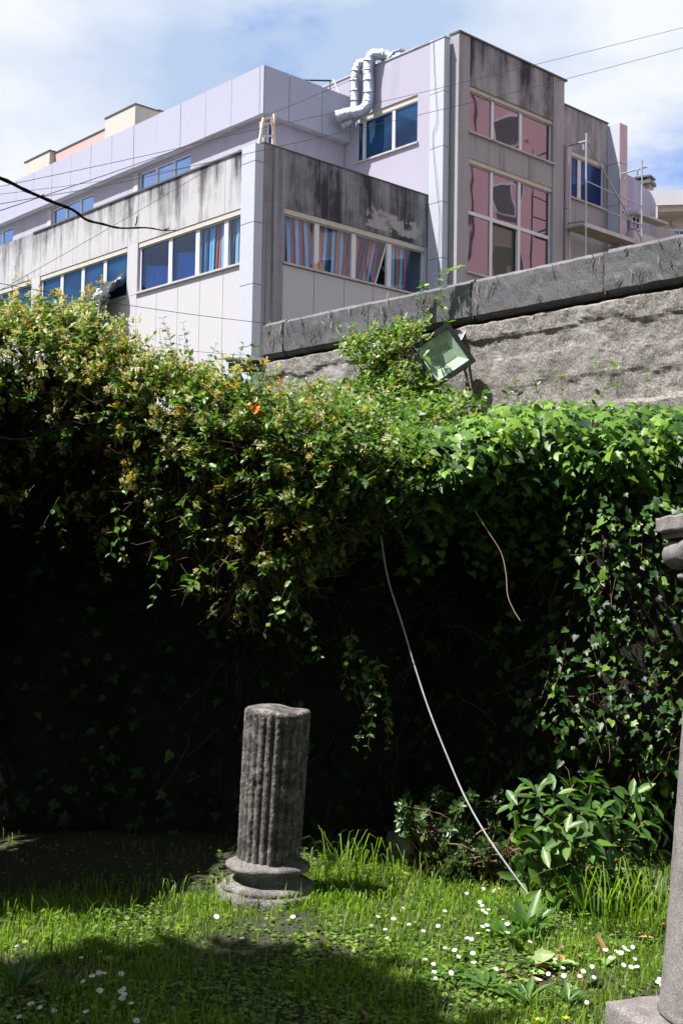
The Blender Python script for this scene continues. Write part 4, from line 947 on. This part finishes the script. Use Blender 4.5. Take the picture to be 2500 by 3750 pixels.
# trailing ends under the overhang
for k in range(60):
    X = random.uniform(.2,2.4); q = icurve(random.uniform(.02,.2),X)
    for i in range(random.randint(2,6)):
        q = q+Vector((random.gauss(0,.02),random.gauss(0,.02),-.06)); ivyleaf(q, Vector((0,-1,.2)), random.uniform(.05,.085), .6)
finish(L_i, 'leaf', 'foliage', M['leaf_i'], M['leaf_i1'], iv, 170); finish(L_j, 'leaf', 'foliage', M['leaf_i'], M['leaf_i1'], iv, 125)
for k in range(420):
    X = random.uniform(-1,2.6); t = random.uniform(.1,1); q = wcurve(t,X)+Vector((0,.05,0)); pts = [q]
    d = Vector((random.gauss(0,.6),0,random.choice((-1,1))*.8))
    for i in range(4): d = (d+rv(.25)).normalized(); pts.append(pts[-1]+d*.10)
    SI.add(pts, .003, .0015, random.random())
put('stems', SI.mesh('stems'), M['stem'], iv)
shell(icurve, .03, 2.0, .0, 4.8, 36, 70, .20, 'shade_backing', M['thicket'], iv); shell(wcurve, 0, 1.1, .3, 4.8, 30, 70, .16, 'shade_backing', M['thicket'], iv)
shell(wcurve, -.05, 1.2, -4.6, .45, 60, 150, .05, 'shade_backing', M['thicket'], hs)  # dark sheet hung before the stones as painted shade

# honeysuckle climbing the coping wall round the floodlight
cl = empty('climbing_vine', (.6,10.4,2.6)); tag(cl, 'leafy honeysuckle climbing the rough wall beside the floodlight', 'climbing plant')
L_h = Leaves(T_OVAL); FLW = Leaves(T_FLOWER); SG = Stems()
def onwall(px, py, off=.12):
    d = _r*((px-1250)/FPX)-_u*((py-1875)/FPX)+_f; n = Vector((.7314,.682,0)); t = (7.799-off-CAM.dot(n))/d.dot(n); return CAM+d*t
poly = [(1290,1290,60),(1380,1300,90),(1450,1270,70),(1500,1240,55),(1450,1350,100),(1380,1400,90),(1480,1420,70),(1540,1500,70),(1600,1520,60),(1400,1460,110),(1500,1490,110),(1300,1470,90),(1680,1500,50),(1200,1490,80),(1130,1480,60),(1520,1560,90),(1600,1570,70),(1440,1560,80)]
for (px,py,r_) in poly:
    for k in range(int(r_*.62)):
        a = random.uniform(0,6.28); rr = r_*math.sqrt(random.random()); q = onwall(px+rr*math.cos(a), py+rr*math.sin(a), random.uniform(.08,.40))
        shoot(q, Vector((random.gauss(-.1,.5),-.7,random.gauss(.5,.4))), random.randint(2,4), .05, random.uniform(.055,.085), .4, .22, light=.2)
for pts in ([(1660,1330),(1640,1180),(1610,1110),(1620,1040),(1640,1000),(1680,975)], [(1560,1180),(1540,1110),(1550,1070),(1552,1045)], [(1460,1230),(1465,1190),(1475,1150)], [(1300,1280),(1275,1262),(1262,1255)]):
    P_ = [onwall(x,y,.10) for x,y in pts]; path = smooth_path(P_, 4); SG.add(path, .004, .0015, .7)
    for q in path[1:]:
        for sg in (-1,1):
            if random.random() < .8: L_h.add(q, Vector((sg*.7,-.4,random.gauss(.2,.4))), Vector((-.3,-.4,1))+rv(.3), random.uniform(.05,.09), random.uniform(.45,.95))
for (px,py) in ((1640,1400),(1600,1450),(1700,1460),(1770,1480),(1850,1470),(1900,1440),(1980,1420),(2060,1440),(2150,1440),(2260,1400),(2360,1420),(2180,1360)):
    q = at(px, py+40, 8.2 if px > 1720 else 9.6); shoot(q, Vector((random.gauss(0,.3),-.2,1)), 4, .05, .07, .2, .0, light=.25)
for k in range(170):
    q = at(random.uniform(1180,1680), random.uniform(1500,1640), random.uniform(7.9,9.4)); shoot(q, Vector((random.gauss(0,.5),-.4,.8)), 4, .045, random.uniform(.05,.08), .4, .12, light=.15)
finish(L_h, 'leaf', 'foliage', M['leaf_h'], M['leaf_h1'], cl, 140); finish(FLW, 'flower', 'blossom', M['flower'], M['flower1'], cl, 60); put('green_stems', SG.mesh('green_stems'), M['green_stem'], cl)

# overgrown bush at the left side of the lawn, continuing the honeysuckle bank forward
bu = empty('overgrown_bush', (-3.2,6.3,0)); tag(bu, 'dense dark leafy bush in front of the left end of the honeysuckle bank', 'bush')
L_b = Leaves(T_OVAL); BB = [(x_, y_-.28, z_, r_) for (x_, y_, z_, r_) in [(-2.78,6.45,2.45,.78),(-2.85,6.5,1.3,.85),(-3.6,6.3,2.5,.95),(-3.6,6.3,1.2,1.1),(-2.7,6.9,2.8,.62),(-4.6,6.4,2.2,1.2),(-4.7,6.4,1.0,1.2),(-2.85,6.4,.5,.75),(-2.5,7.2,2.2,.6)]]
for (x,y,z,r_) in BB:
    for k in range(int(1500*r_*r_)):
        d = rv().normalized(); q = Vector((x,y,z))+d*r_*random.uniform(.75,1.04)
        if q.z < .02: continue
        L_b.add(q, Vector((random.gauss(0,.5),-.3,-.5))+d*.4, d+Vector((0,0,.5))+rv(.4), random.uniform(.05,.09))
put('foliage', L_b.mesh('foliage'), M['leaf_h'], bu)
b_ = MB()
for (x,y,z,r_) in BB:
    for_ = [(max(.01,r_*.80*math.sin(math.pi*i/10)), -r_*.80*math.cos(math.pi*i/10)) for i in range(11)]
    b_.lathe(for_, 16, lambda a, q, h, x=x, y=y, z=z: ((q*math.cos(a))*(1+.15*noise.noise(Vector((a*2,h*3,x))))+x+3.2, q*math.sin(a)*(1+.15*noise.noise(Vector((a*2,h*3,y))))+y-6.3, h+z))
b_.build('shade_backing', M['thicket'], bu, True)['kind'] = 'stuff'

# ------------------------------------------------------------------ laurel shrub
def shrub(name, label, cx, cy, tips, leaf_t, lsize, mt, nleaf, singles=True, cat='shrub', base=None):
    r0 = empty(name, (cx,cy,gz(cx,cy))); tag(r0, label, cat); Lv = Leaves(leaf_t); S_ = Stems()
    for tp in tips:
        tp = Vector(tp); b0 = Vector((cx+random.gauss(0,.08),cy+random.gauss(0,.06),.02)); mid = b0.lerp(tp,.55)+Vector((random.gauss(0,.05),random.gauss(0,.05),.08)); path = smooth_path([b0,mid,tp],4); S_.add(path, .008, .003, random.random())
        d = (tp-mid).normalized(); az = random.uniform(0,6)
        for k in range(nleaf):
            a = az+k*2.4; s = Matrix.Rotation(a,3,d) @ d.orthogonal().normalized(); q = tp-d*.012*k*lsize/.12
            tip = s+d*random.uniform(.15,.8)+Vector((0,0,-.1)); Lv.add(q+s*.01, tip, d*1.2+Vector((0,-.1,.5))+rv(.2), lsize*random.uniform(.7,1.15))
    if singles: shift(Lv, r0); Lv.singles('leaf', range(len(Lv.p)), mt, r0)
    else: put('foliage', Lv.mesh('foliage'), mt, r0)
    put('stems', S_.mesh('stems'), M['stem'], r0, None); return r0
tips = []
for (px,py,y) in ((1930,2850,6.2),(1850,2900,6.3),(1880,2990,6.2),(1960,2950,6.1),(2000,2870,6.2),(2080,2830,6.3),(2150,2800,6.4),(2220,2860,6.3),(2290,2880,6.3),(2360,2900,6.3),(2400,2960,6.3),(2330,2980,6.2),(2250,2960,6.1),(2170,2930,6.1),(2090,2940,6.1),(2040,3010,6.0),(1960,3060,6.1),(1870,3080,6.25),(2130,3040,6.0),(2210,3060,6.05),(2290,3060,6.15),(2000,3150,6.15),(2080,3180,6.1),(1930,3170,6.25),(2180,3150,6.1),(2260,3190,6.15),(2330,3140,6.3),(1990,2990,6.4),(2120,2890,6.5),(2240,3030,6.5),(2050,3100,6.4),(1960,3230,6.1),(2060,3240,6.05),(2150,3230,6.05),(2250,3240,6.1),(2350,3210,6.2),(2400,3080,6.3),(1880,3190,6.2)):
    tips.append(at(px+25,py+30,y))
shrub('laurel_shrub', 'broad-leaved evergreen shrub with large glossy leaves beside the grey pole', 1.17, 6.35, tips, T_LAUREL, .118, M['leaf_l'], 9)
tips = [at(random.uniform(1430,1850), random.uniform(2880,3150), random.uniform(6.6,7.0)) for k in range(55)]
tips = [t_ for t_ in tips if t_.z < .62-.55*abs(t_.x-.62)+random.uniform(-.15,.1)]
shrub('privet_bush', 'low small-leaved bush at the foot of the leaning grey pole', .62, 6.85, tips, T_OVAL, .042, M['leaf_s'], 16, False, 'bush')
tips = [at(random.uniform(1600,2100), random.uniform(3080,3220), random.uniform(6.45,6.8)) for k in range(90)]
shrub('ground_ivy', 'creeping small ivy on the ground under the laurel shrub', 1.0, 6.6, tips, T_IVY, .034, M['leaf_s'], 12, False, 'ground ivy')

# ------------------------------------------------------------------ pole, trailing vine, bare branch
def thing_tube(name, pts, rad, m, label, cat, n=8):
    p0 = Vector(pts[-1]); o = MB().tube([Vector(p)-p0 for p in smooth_path(pts,8)], rad, n).build(name, m, None, True); o.location = p0; return tag(o, label, cat)
pp = [(1393,1962),(1424,2121),(1467,2280),(1515,2439),(1570,2600),(1642,2774),(1698,2918),(1770,3046),(1858,3172),(1943,3288)]
thing_tube('grey_rod', [at(x+random.uniform(-4,4),y,6.95-.80*i/9) for i,(x,y) in enumerate(pp)], [.0046*random.uniform(.88,1.12) for _ in range(73)], simple('weathered_grey_rod', (.42,.42,.42), .6, 0, .2, 12), 'thin pale grey flexible rod leaning from the ivy down to the grass', 'rod')
vp = [(1738,1870),(1785,1945),(1834,2025),(1852,2105),(1858,2180),(1880,2235),(1905,2275)]
thing_tube('dry_vine', [at(x,y,6.98-.02*i) for i,(x,y) in enumerate(vp)], .0028, simple('dry_vine_bark', (.42,.30,.20), .8), 'dry brown vine tendril dangling loose below the ivy overhang', 'vine', 5)
# ------------------------------------------------------------------ lawn
M['grass'] = leafmat('grass_blade', [(0,(.06,.13,.015)),(.5,(.145,.26,.022)),(.85,(.22,.32,.032)),(1,(.36,.31,.12))], (1.6,1.7,.5), .5, .5)
M['clover'] = leafmat('ground_leaf', [(0,(.055,.11,.016)),(.6,(.125,.22,.024)),(1,(.21,.30,.036))], (1.5,1.8,.7), .3, .5)
def blades(n, xr, yr, hfn, wid, seed):
    r = np.random.default_rng(seed); x = r.uniform(*xr, n*2); y = r.uniform(*yr, n*2)
    den = np.array([noise.noise(Vector((a*1.9,b*1.9,8.0))) for a, b in zip(x, y)])
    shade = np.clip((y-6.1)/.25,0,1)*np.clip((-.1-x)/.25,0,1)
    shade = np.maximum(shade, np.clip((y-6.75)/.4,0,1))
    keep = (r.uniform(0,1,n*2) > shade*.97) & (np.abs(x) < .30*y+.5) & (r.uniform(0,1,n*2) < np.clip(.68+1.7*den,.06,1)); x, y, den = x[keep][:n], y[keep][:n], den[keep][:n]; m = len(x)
    z = np.array([gz(a,b) for a, b in zip(x,y)])-.004; h = hfn(x,y,r,den); an = r.uniform(0,6.283,m); lean = r.uniform(.15,1.0,m); w = wid*r.uniform(.6,1.4,m)
    dx, dy = np.cos(an), np.sin(an); sx, sy = -dy*w, dx*w; B = np.stack([x,y,z],1); S_ = np.stack([sx,sy,0*sx],1); D_ = np.stack([dx*lean,dy*lean,0*dx],1)
    H = h[:,None]; up = np.array([[0,0,1.]])
    P0 = B; P1 = B+up*H*.55+D_*H*.22; P2 = B+up*H*(.98-.25*lean[:,None])+D_*H*.75
    V = np.stack([P0-S_,P0+S_,P1-S_*.8,P1+S_*.8,P2],1).reshape(-1,3); o = np.arange(m)[:,None]*5
    F = np.concatenate([o+np.array([[0,1,3]]),o+np.array([[0,3,2]]),o+np.array([[2,3,4]])],1).reshape(-1,3)
    return V, F, np.repeat(np.clip(r.normal(.5,.24,m)+.1*den,0,1),5)
def h1(x,y,r,den): return r.uniform(.015,.05,len(x))*(1+.5*np.clip(den*2,-.5,1))*(1+.25*np.clip((y-6.0)/1.0,0,1))
def h2(x,y,r,den): return r.uniform(.06,.16,len(x))
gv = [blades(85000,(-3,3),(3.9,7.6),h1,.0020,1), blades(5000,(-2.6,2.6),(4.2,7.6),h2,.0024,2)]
def ring(n, cx, cy, rx, ry, h0, h1_, seed, wid=.003):
    r = np.random.default_rng(seed); a = r.uniform(0,6.28,n); q = np.sqrt(r.uniform(.0,1,n)); x, y = cx+rx*q*np.cos(a), cy+ry*q*np.sin(a)
    m = n; z = np.array([gz(a_,b_) for a_,b_ in zip(x,y)]); h = r.uniform(h0,h1_,n); an = r.uniform(0,6.28,n); lean = r.uniform(.2,1.1,n); w = wid*r.uniform(.7,1.4,n)
    dx, dy = np.cos(an), np.sin(an); B = np.stack([x,y,z],1); S_ = np.stack([-dy*w,dx*w,0*w],1); D_ = np.stack([dx*lean,dy*lean,0*dx],1); H = h[:,None]; up = np.array([[0,0,1.]])
    P1 = B+up*H*.5+D_*H*.16; P2 = B+up*H*.85+D_*H*.45; P3 = B+up*H*(.95-.25*lean[:,None])+D_*H*.85
    V = np.stack([B-S_,B+S_,P1-S_,P1+S_,P2-S_*.7,P2+S_*.7,P3],1).reshape(-1,3); o = np.arange(m)[:,None]*7
    F = np.concatenate([o+np.array([[*f]]) for f in ((0,1,3),(0,3,2),(2,3,5),(2,5,4),(4,5,6))],1).reshape(-1,3); return V, F, np.repeat(np.clip(r.normal(.5,.2,m),0,.9),7)
gv += [ring(420,-.35,6.15,.55,.12,.03,.09,3), ring(130,.25,6.7,.5,.3,.06,.22,4), ring(120,-.95,6.3,.5,.2,.05,.14,5), ring(260,.7,6.2,.5,.25,.05,.12,6), ring(420,.2,6.2,.6,.35,.04,.10,8)]
def joinv(gs):
    o = 0; Vs, Fs, Rs = [], [], []
    for V, F, r in gs: Vs.append(V); Fs.append(F+o); Rs.append(r); o += len(V)
    return np.concatenate(Vs), np.concatenate(Fs), np.concatenate(Rs)
tag(link('grass', tri_mesh('grass', *joinv(gv)), M['grass']), 'sunlit and shaded grass of the rough lawn', 'grass', kind='stuff')
Lc = Leaves(T_ROUND); r = np.random.default_rng(21)
for k in range(26000):
    y = random.uniform(4.1,7.3); x = random.uniform(-.3*y-.2,.3*y+.2)
    if y > 6.2 and x < -.3 and random.random() < .9: continue
    if noise.noise(Vector((x*1.4,y*1.4,2))) < -.12 and random.random() < .8: continue
    an = random.uniform(0,6.28); Lc.add((x,y,gz(x,y)+random.uniform(.004,.035)), (math.cos(an),math.sin(an),random.uniform(-.1,.4)), Vector((0,0,1))+rv(.25), random.uniform(.012,.028))
tag(link('ground_cover', Lc.mesh('ground_cover'), M['clover']), 'small round clover-like leaves low in the lawn', 'ground cover', kind='stuff')

# rosettes and tufts one can point to
M['plantain'] = leafmat('plantain_leaf', [(0,(.035,.10,.018)),(1,(.09,.17,.035))], (1.5,1.9,.7), .25, .4, .5, obj=True)
T_STRAP = fan((0,.5,-.03), mirror([(0,0,0),(.045,.15,.02),(.10,.45,.03),(.085,.72,0),(0,1.0,-.10)]))
def rosette(px, py, n, L_, up, label):
    g = onground(px,py); g.z = gz(g.x,g.y); r0 = empty('plantain', g); tag(r0, label, 'plantain'); Lv = Leaves(T_STRAP)
    for k in range(n):
        a = k*2.399+random.uniform(-.3,.3); u = up*random.uniform(.6,1.2); Lv.add((0,0,.004+.002*k), (math.cos(a),math.sin(a),u), (-math.cos(a)*u,-math.sin(a)*u,1), L_*random.uniform(.7,1.1), None, 1.15)
    Lv.singles('leaf', range(n), M['plantain'], r0)
rosette(1930,3440,11,.21,1.6,'tall upright ribwort plantain among the daisies at the rod foot'); rosette(1860,3460,7,.20,.5,'sprawling plantain with pale streaked leaves beside the upright one')
for (px,py,n,L_,up,lb) in ((1780,3640,12,.14,.35,'flat plantain rosette in the sunny lawn nearest the shade edge'),(1930,3690,14,.13,.7,'bushy plantain rosette in front of the fallen leaves'),(1640,3590,9,.12,.3,'small plantain rosette beside the shaded lawn'),(1990,3560,7,.13,.4,'plantain with blunt leaves between the fallen pale leaves'),(2080,3690,10,.10,.8,'grassy plantain tuft near the square plinth'),(2260,3480,8,.12,.5,'plantain in the grass under the laurel shrub'),(60,3640,7,.17,1.1,'dark upright dock leaves in shade at the sunny patch edge'),(1700,3520,8,.11,.35,'low plantain rosette between daisies and shade')): rosette(px,py,n,L_,up,lb)
def tuft(px, py, n, h0, h1_, label, sx=.12):
    g = onground(px,py); V, F, rr = ring(n, g.x, g.y, sx, sx*.6, h0, h1_, int(px), .0032); V = V-np.array([g.x,g.y,0]); o = link('grass_tuft', tri_mesh('grass_tuft',V,F,rr), M['grass']); o.location = (g.x,g.y,0); tag(o, label, 'grass tuft')
tuft(2260,3420,70,.18,.42,'tall arching grass tuft at the foot of the laurel shrub',.2); tuft(2440,3440,30,.15,.36,'wispy grass tuft beside the column plinth'); tuft(1290,3230,36,.14,.36,'long grass blades just behind the broken column',.16); tuft(860,3300,40,.08,.2,'grass tuft hiding the left side of the broken column base')

# daisies
def disc_mesh():
    b = MB(); n = 13
    for k in range(n):
        a = 2*math.pi*k/n; w = .20; c, s = math.cos(a), math.sin(a); t = (-s,c)
        p = [(c*.25-t[0]*.06,s*.25-t[1]*.06,.0),(c*.25+t[0]*.06,s*.25+t[1]*.06,.0),(c*.75+t[0]*.13,s*.75+t[1]*.13,.07),(c*1.0,s*1.0,.03),(c*.75-t[0]*.13,s*.75-t[1]*.13,.07)]; b.add(p, [(0,1,2,3,4)])
    return b
M['petal'] = simple('white_petal', (.80,.80,.80), .6, 0, .05); M['yolk'] = simple('yellow_flower_centre', (.75,.45,.03), .7); M['butter'] = simple('yellow_petal', (.85,.62,.02), .4)
pet = disc_mesh(); pme = bpy.data.meshes.new('petals'); pme.from_pydata(pet.v,[],pet.f); pme.materials.append(M['petal'])
yb = MB().lathe([(.30,.0),(.28,.08),(.15,.14),(.02,.15)],10); yme = bpy.data.meshes.new('centre'); yme.from_pydata(yb.v,[],yb.f); yme.materials.append(M['yolk'])
sb_ = MB().tube([(0,0,0),(0,.0,-1)],.06,4); sme = bpy.data.meshes.new('stalk'); sme.from_pydata(sb_.v,[],sb_.f); sme.materials.append(M['plantain'])
def daisy(px, py, label, group, s=.0125):
    h = random.uniform(.035,.075); g = onground(px,py,h); g.z = gz(g.x,g.y)+h; r0 = empty('daisy', g); tag(r0, label, 'daisy', group); s *= random.uniform(.85,1.2)
    tilt = Euler((random.uniform(.1,.75),random.uniform(-.35,.35),random.uniform(0,6)))
    tilt = (Matrix.Rotation(random.uniform(.05,.8),3,'X') @ Matrix.Rotation(random.uniform(-.3,.3),3,'Y')).to_euler()
    for nm, me in (('petals',pme),('centre',yme)): o = link(nm, me, None, r0); o.scale = (s,s,s); o.rotation_euler = tilt
    o = link('stalk', sme, None, r0); o.scale = (.012,.012,h+.01)
Z3 = [(133,318),(203,335),(15,360),(108,420),(125,440),(130,475),(172,465),(152,495),(365,485),(468,495),(280,540),(305,580),(130,570),(160,598),(128,610),(168,632),(307,645),(95,655),(20,678),(50,693),(470,695),(60,790),(68,852),(225,900),(648,823),(705,875),(710,930),(600,915),(530,948),(825,940),(850,905),(913,870),(928,948),(1010,740),(1090,755),(1120,760),(1145,725),(1170,745),(1205,720),(1140,850),(1220,805),(1045,795),(1195,862),(1235,865),(1385,965),(1400,945),(1425,935),(1415,990),(875,1130)]
C7 = [(335,2022),(378,2034),(458,2055),(395,2065),(248,2072),(285,2088),(460,2092),(363,2123),(288,2115),(295,2140),(240,1952),(305,1935),(335,1873),(175,1925),(150,1857),(40,1895),(108,1905),(72,1945),(80,1975)]
C8 = [(480,830),(425,845),(455,830),(382,872),(558,828),(460,905),(570,900),(557,913),(573,927),(563,945),(602,970),(395,1015),(250,1003),(143,970),(185,985),(90,1027),(628,1062),(1112,660),(795,403),(78,705),(375,748),(1345,575),(995,570)]
for x, y in Z3: daisy(1700+x*.5102, 3100+y*.5102, 'white daisy open in the sunny grass before the shrub', 'daisies in the sun', .0112)
for x, y in C7: daisy(1350+x*.829, 1800+y*.829, 'white daisy open in the sunny grass before the shrub', 'daisies in the sun', .0112)
for x, y in C8: daisy(x*.797, 2900+y*.797, 'bluish white daisy in the shaded grass before the broken column', 'daisies in the shade')
for x, y in ((520,1258),(725,1255)):
    h = .04; g = onground(1700+x*.5102, 3100+y*.5102, h); g.z = gz(g.x,g.y)+h; r0 = empty('buttercup', g); tag(r0, 'small yellow buttercup low in the sunny grass', 'buttercup', 'buttercups')
    for k in range(5):
        a = k*1.257; b = MB().add([(0,0,0),(math.cos(a-.5)*.010,math.sin(a-.5)*.010,.005),(math.cos(a)*.015,math.sin(a)*.015,.009),(math.cos(a+.5)*.010,math.sin(a+.5)*.010,.005)],[(0,1,2,3)]).build('petal', M['butter'], r0)
    o = link('stalk', sme, None, r0); o.scale = (.012,.012,h+.01)

# fallen leaves
def fallen(px, py, size, col, label, tilt=.2, wid=1.6, z=.03):
    g = onground(px,py,z); g.z = gz(g.x,g.y)+z; V, F = T_LAUREL; me = tri_mesh('fallen_leaf', V*np.array([wid,1,1.6]), F); o = link('fallen_leaf', me, col); a = random.uniform(0,6.28)
    o.location = g; o.scale = (size,)*3; o.rotation_euler = (random.uniform(-tilt,tilt),random.uniform(-tilt,tilt),a); tag(o, label, 'fallen leaf', None); return o
tan = simple('dry_tan_leaf', (.45,.24,.10), .6, 0, .25, 9); rust = simple('dry_red_leaf', (.42,.10,.04), .6, 0, .25, 9); pale = simple('pale_green_fallen_leaf', (.22,.30,.11), .4, 0, .15, 9)
o = fallen(2205,3510,.10,tan,'curled tan dry leaf standing up in the grass'); o.rotation_euler = (1.2,.3,.8); o.location.z += .01
for px,py,c,lb in ((2085,3492,tan,'crumpled tan leaf lying left of the upright one'),(2065,3505,tan,'small torn tan leaf touching the crumpled one'),(1985,3264,rust,'red-brown dry leaf at the foot of the rod'),(1945,3270,tan,'pale brown leaf litter piece under the shrub'),(2175,3338,tan,'tan leaf caught in the tall grass'),(2435,3380,rust,'orange-red dead leaf beside the column shaft'),(2390,3430,tan,'brown leaf lying by the plinth back edge'),(1800,3270,tan,'brown leaf among the first daisies'),(1830,3285,tan,'light brown leaf by the daisy patch'),(2100,3560,rust,'rust leaf scrap among pale leaves'),(2020,3555,rust,'dark rust leaf next to a pale fallen leaf')):
    o = fallen(px,py,random.uniform(.05,.085),c,lb,.6)
for px,py,lb in ((2135,3475,'pale green fallen leaf with dark spots'),(2070,3588,'pale curled fallen leaf before the daisies'),(1995,3570,'pale pointed fallen leaf beside rust leaf'),(2160,3605,'broad grey-green fallen leaf near the plinth'),(2125,3540,'pale leaf on edge among daisies'),(1960,3540,'green fallen leaf flat on the lawn'),(1935,3505,'round green leaf lying by the plantain'),(2250,3500,'pale leaf under the upright tan leaf'),(2040,3540,'green leaf leaning on the plantain')):
    fallen(px,py,random.uniform(.10,.15),pale,lb,.35,1.5)
rag = crumple('orange_cloth', lambda s,t: (.07*(s-.5)+.01*math.sin(t*9), .02*math.sin(s*8+t*5), .06*(t-.5)+.010*math.sin(s*11)), 10, 10, M['orange']); rag.location = at(930,1500,6.70); rag.modifiers.new('thickness','SOLIDIFY').thickness = .003
tag(rag, 'scrap of bright orange cloth caught in the honeysuckle', 'cloth')

Lt = Leaves(T_OVAL)
for k in range(420):
    px, py = random.choice(((1790,3255),(1900,3265),(2000,3290),(2100,3480),(1500,3170),(1350,3170),(2350,3400),(1280,3700),(1900,3600),(100,3600)))
    g = onground(px+random.gauss(0,60), py+random.gauss(0,14)); Lt.add((g.x,g.y,gz(g.x,g.y)+random.uniform(.004,.02)), (random.gauss(0,1),random.gauss(0,1),random.gauss(0,.2)), Vector((0,0,1))+rv(.4), random.uniform(.018,.045))
M['litter'] = leafmat('dry_leaf_litter', [(0,(.10,.06,.035)),(.5,(.24,.15,.08)),(1,(.40,.30,.18))], (1,1,1), .1, .7, .2)
tag(link('leaf_litter', Lt.mesh('leaf_litter'), M['litter']), 'scraps of dry brown leaves scattered in the grass', 'leaf litter', kind='stuff')

# ------------------------------------------------------------------ tree of the bare branch, plus unseen trees added to block skylight
M['bark'] = rockmat('tree_bark', [(.3,(.03,.024,.02)),(.6,(.07,.055,.045))], 6, 60, .9)
M['leaf_t'] = leafmat('tree_leaf', [(0,(.02,.05,.012)),(1,(.05,.10,.02))], (1.5,1.9,.7), .2, .45)
def tree(loc, h, blobs, label, lsize=.13, n=900, extra=None, seed=1):
    random.seed(seed); r0 = empty('tree', loc); tag(r0, label, 'tree', None); loc = Vector(loc); S_ = MB()
    top = Vector((0,0,h)); S_.tube(smooth_path([(0,0,-.1),(.05,.02,h*.4),(0,.05,h*.75),(.05,0,h)],4), [.19-.12*i/12 for i in range(13)], 10); Lv = Leaves(T_OVAL)
    for (bx,by,bz,r_) in blobs:
        c = Vector((bx,by,bz))-loc; S_.tube(smooth_path([(0,0,h*.55),c*.5+Vector((0,0,h*.3)),c],4), [.07-.045*i/8 for i in range(9)], 7)
        for k in range(int(n*r_*r_)):
            d = rv().normalized(); q = c+d*r_*random.uniform(.35,1.0)**.6+rv(.05); Lv.add(q+loc, rv()+Vector((0,0,-.3)), Vector((0,0,1))+rv(.6), lsize*random.uniform(.7,1.2))
    S_.build('trunk', M['bark'], r0, True)
    if extra: extra(r0, loc)
    put('crown', Lv.mesh('crown'), M['leaf_t'], r0); return r0
def bare(r0, loc):
    c = [(-900,430),(-500,540),(-200,590),(0,652),(95,697),(195,740),(268,769),(318,805),(379,821),(440,835),(536,834),(600,844),(645,843)]
    pts = [Vector((-3.2,3.3,4.2))]+[at(x,y,3.9+.12*i/12) for i,(x,y) in enumerate(c)][1:]
    path = smooth_path([p-loc for p in pts],5); n = len(path)
    MB().tube(path, [max(.0015,(.0062*(1-i/(n-1))**.8+.0012)*(1.25 if i % 4 == 0 else 1)) for i in range(n)], 8).build('bare_branch', M['bark'], r0, True)
    for (px,py,qx,qy) in ((497,826,503,793),(600,842,618,836),(150,720,160,712)):
        MB().tube([at(px,py,4.0)-loc, at((px+qx)/2+2,(py+qy)/2,3.98)-loc, at(qx,qy,3.97)-loc], .0022, 5).build('twig', M['bark'], r0)
    pts = [(-60,1590),(60,1610),(150,1595),(230,1560),(290,1470)]
    MB().tube(smooth_path([at(x,y,4.2)-loc for x,y in pts],5), [.004-.0028*i/20 for i in range(21)], 6).build('twig', M['bark'], r0)
tree((-4.4,2.4,0), 4.2, [(-3.86,3.74,6.2,.95),(-3.45,3.3,6.0,.8),(-4.7,3.30,6.5,.9),(-3.3,2.6,6.0,1.1),(-4.4,2.0,6.6,1.3),(-5.4,2.4,6.6,1.2),(-4.3,1.0,6.2,1.3)], 'leafy tree with one bare branch reaching in front of the building', .16, 3200, extra=bare, seed=5)
tree((-.8,-3.2,0), 4.6, [(-1.6,-.4,5.6,1.9),(.9,.2,5.6,1.8),(-.4,-3.0,6.8,2.4),(-3.4,-.8,5.8,2.0),(2.6,-1.2,5.6,2.0),(-1,-3.2,3.2,1.7),(1.8,-3.4,3.0,1.8),(-3.6,-2.8,3.0,1.9)], 'added unseen broadleaf tree behind the viewpoint, dense to dim the lawn', .26, 520, seed=6)  # unseen tree added behind the camera to darken the shadows
tree((6.0,.6,0), 4.2, [(4.2,1.6,5.4,1.8),(6.2,2.4,5.2,1.9),(6.2,0,5.8,2.0),(4.6,-1.2,4.4,1.9),(6.0,1.4,2.8,1.8),(5.2,-2.6,2.6,2.0),(1.9,4.5,7.0,1.4),(3.6,5.2,6.6,1.8),(2.1,6.4,7.6,1.4),(4.0,7.2,7.0,1.9),(2.2,2.6,6.4,1.5),(.6,4.1,6.8,1.2),(.9,5.6,7.3,1.2),(.9,2.6,6.2,1.4),(.8,7.0,8.3,1.2),(2.6,8.2,8.2,1.3)], 'added unseen broadleaf tree right of the lawn, its crowns blocking sky', .26, 520, seed=8)  # unseen tree; crowns placed overhead to cut sky light in the shade
tree((-6.6,-.8,0), 4.2, [(-6.6,-.2,5.4,2.1),(-6.0,-2.6,4.4,2.2),(-7.6,1.2,5.0,1.9),(-6.8,-.6,2.6,2.0)], 'added unseen broadleaf tree at the left, blocking sky behind the bare branch tree', .26, 520, seed=9)  # another unseen tree added as a sky blocker
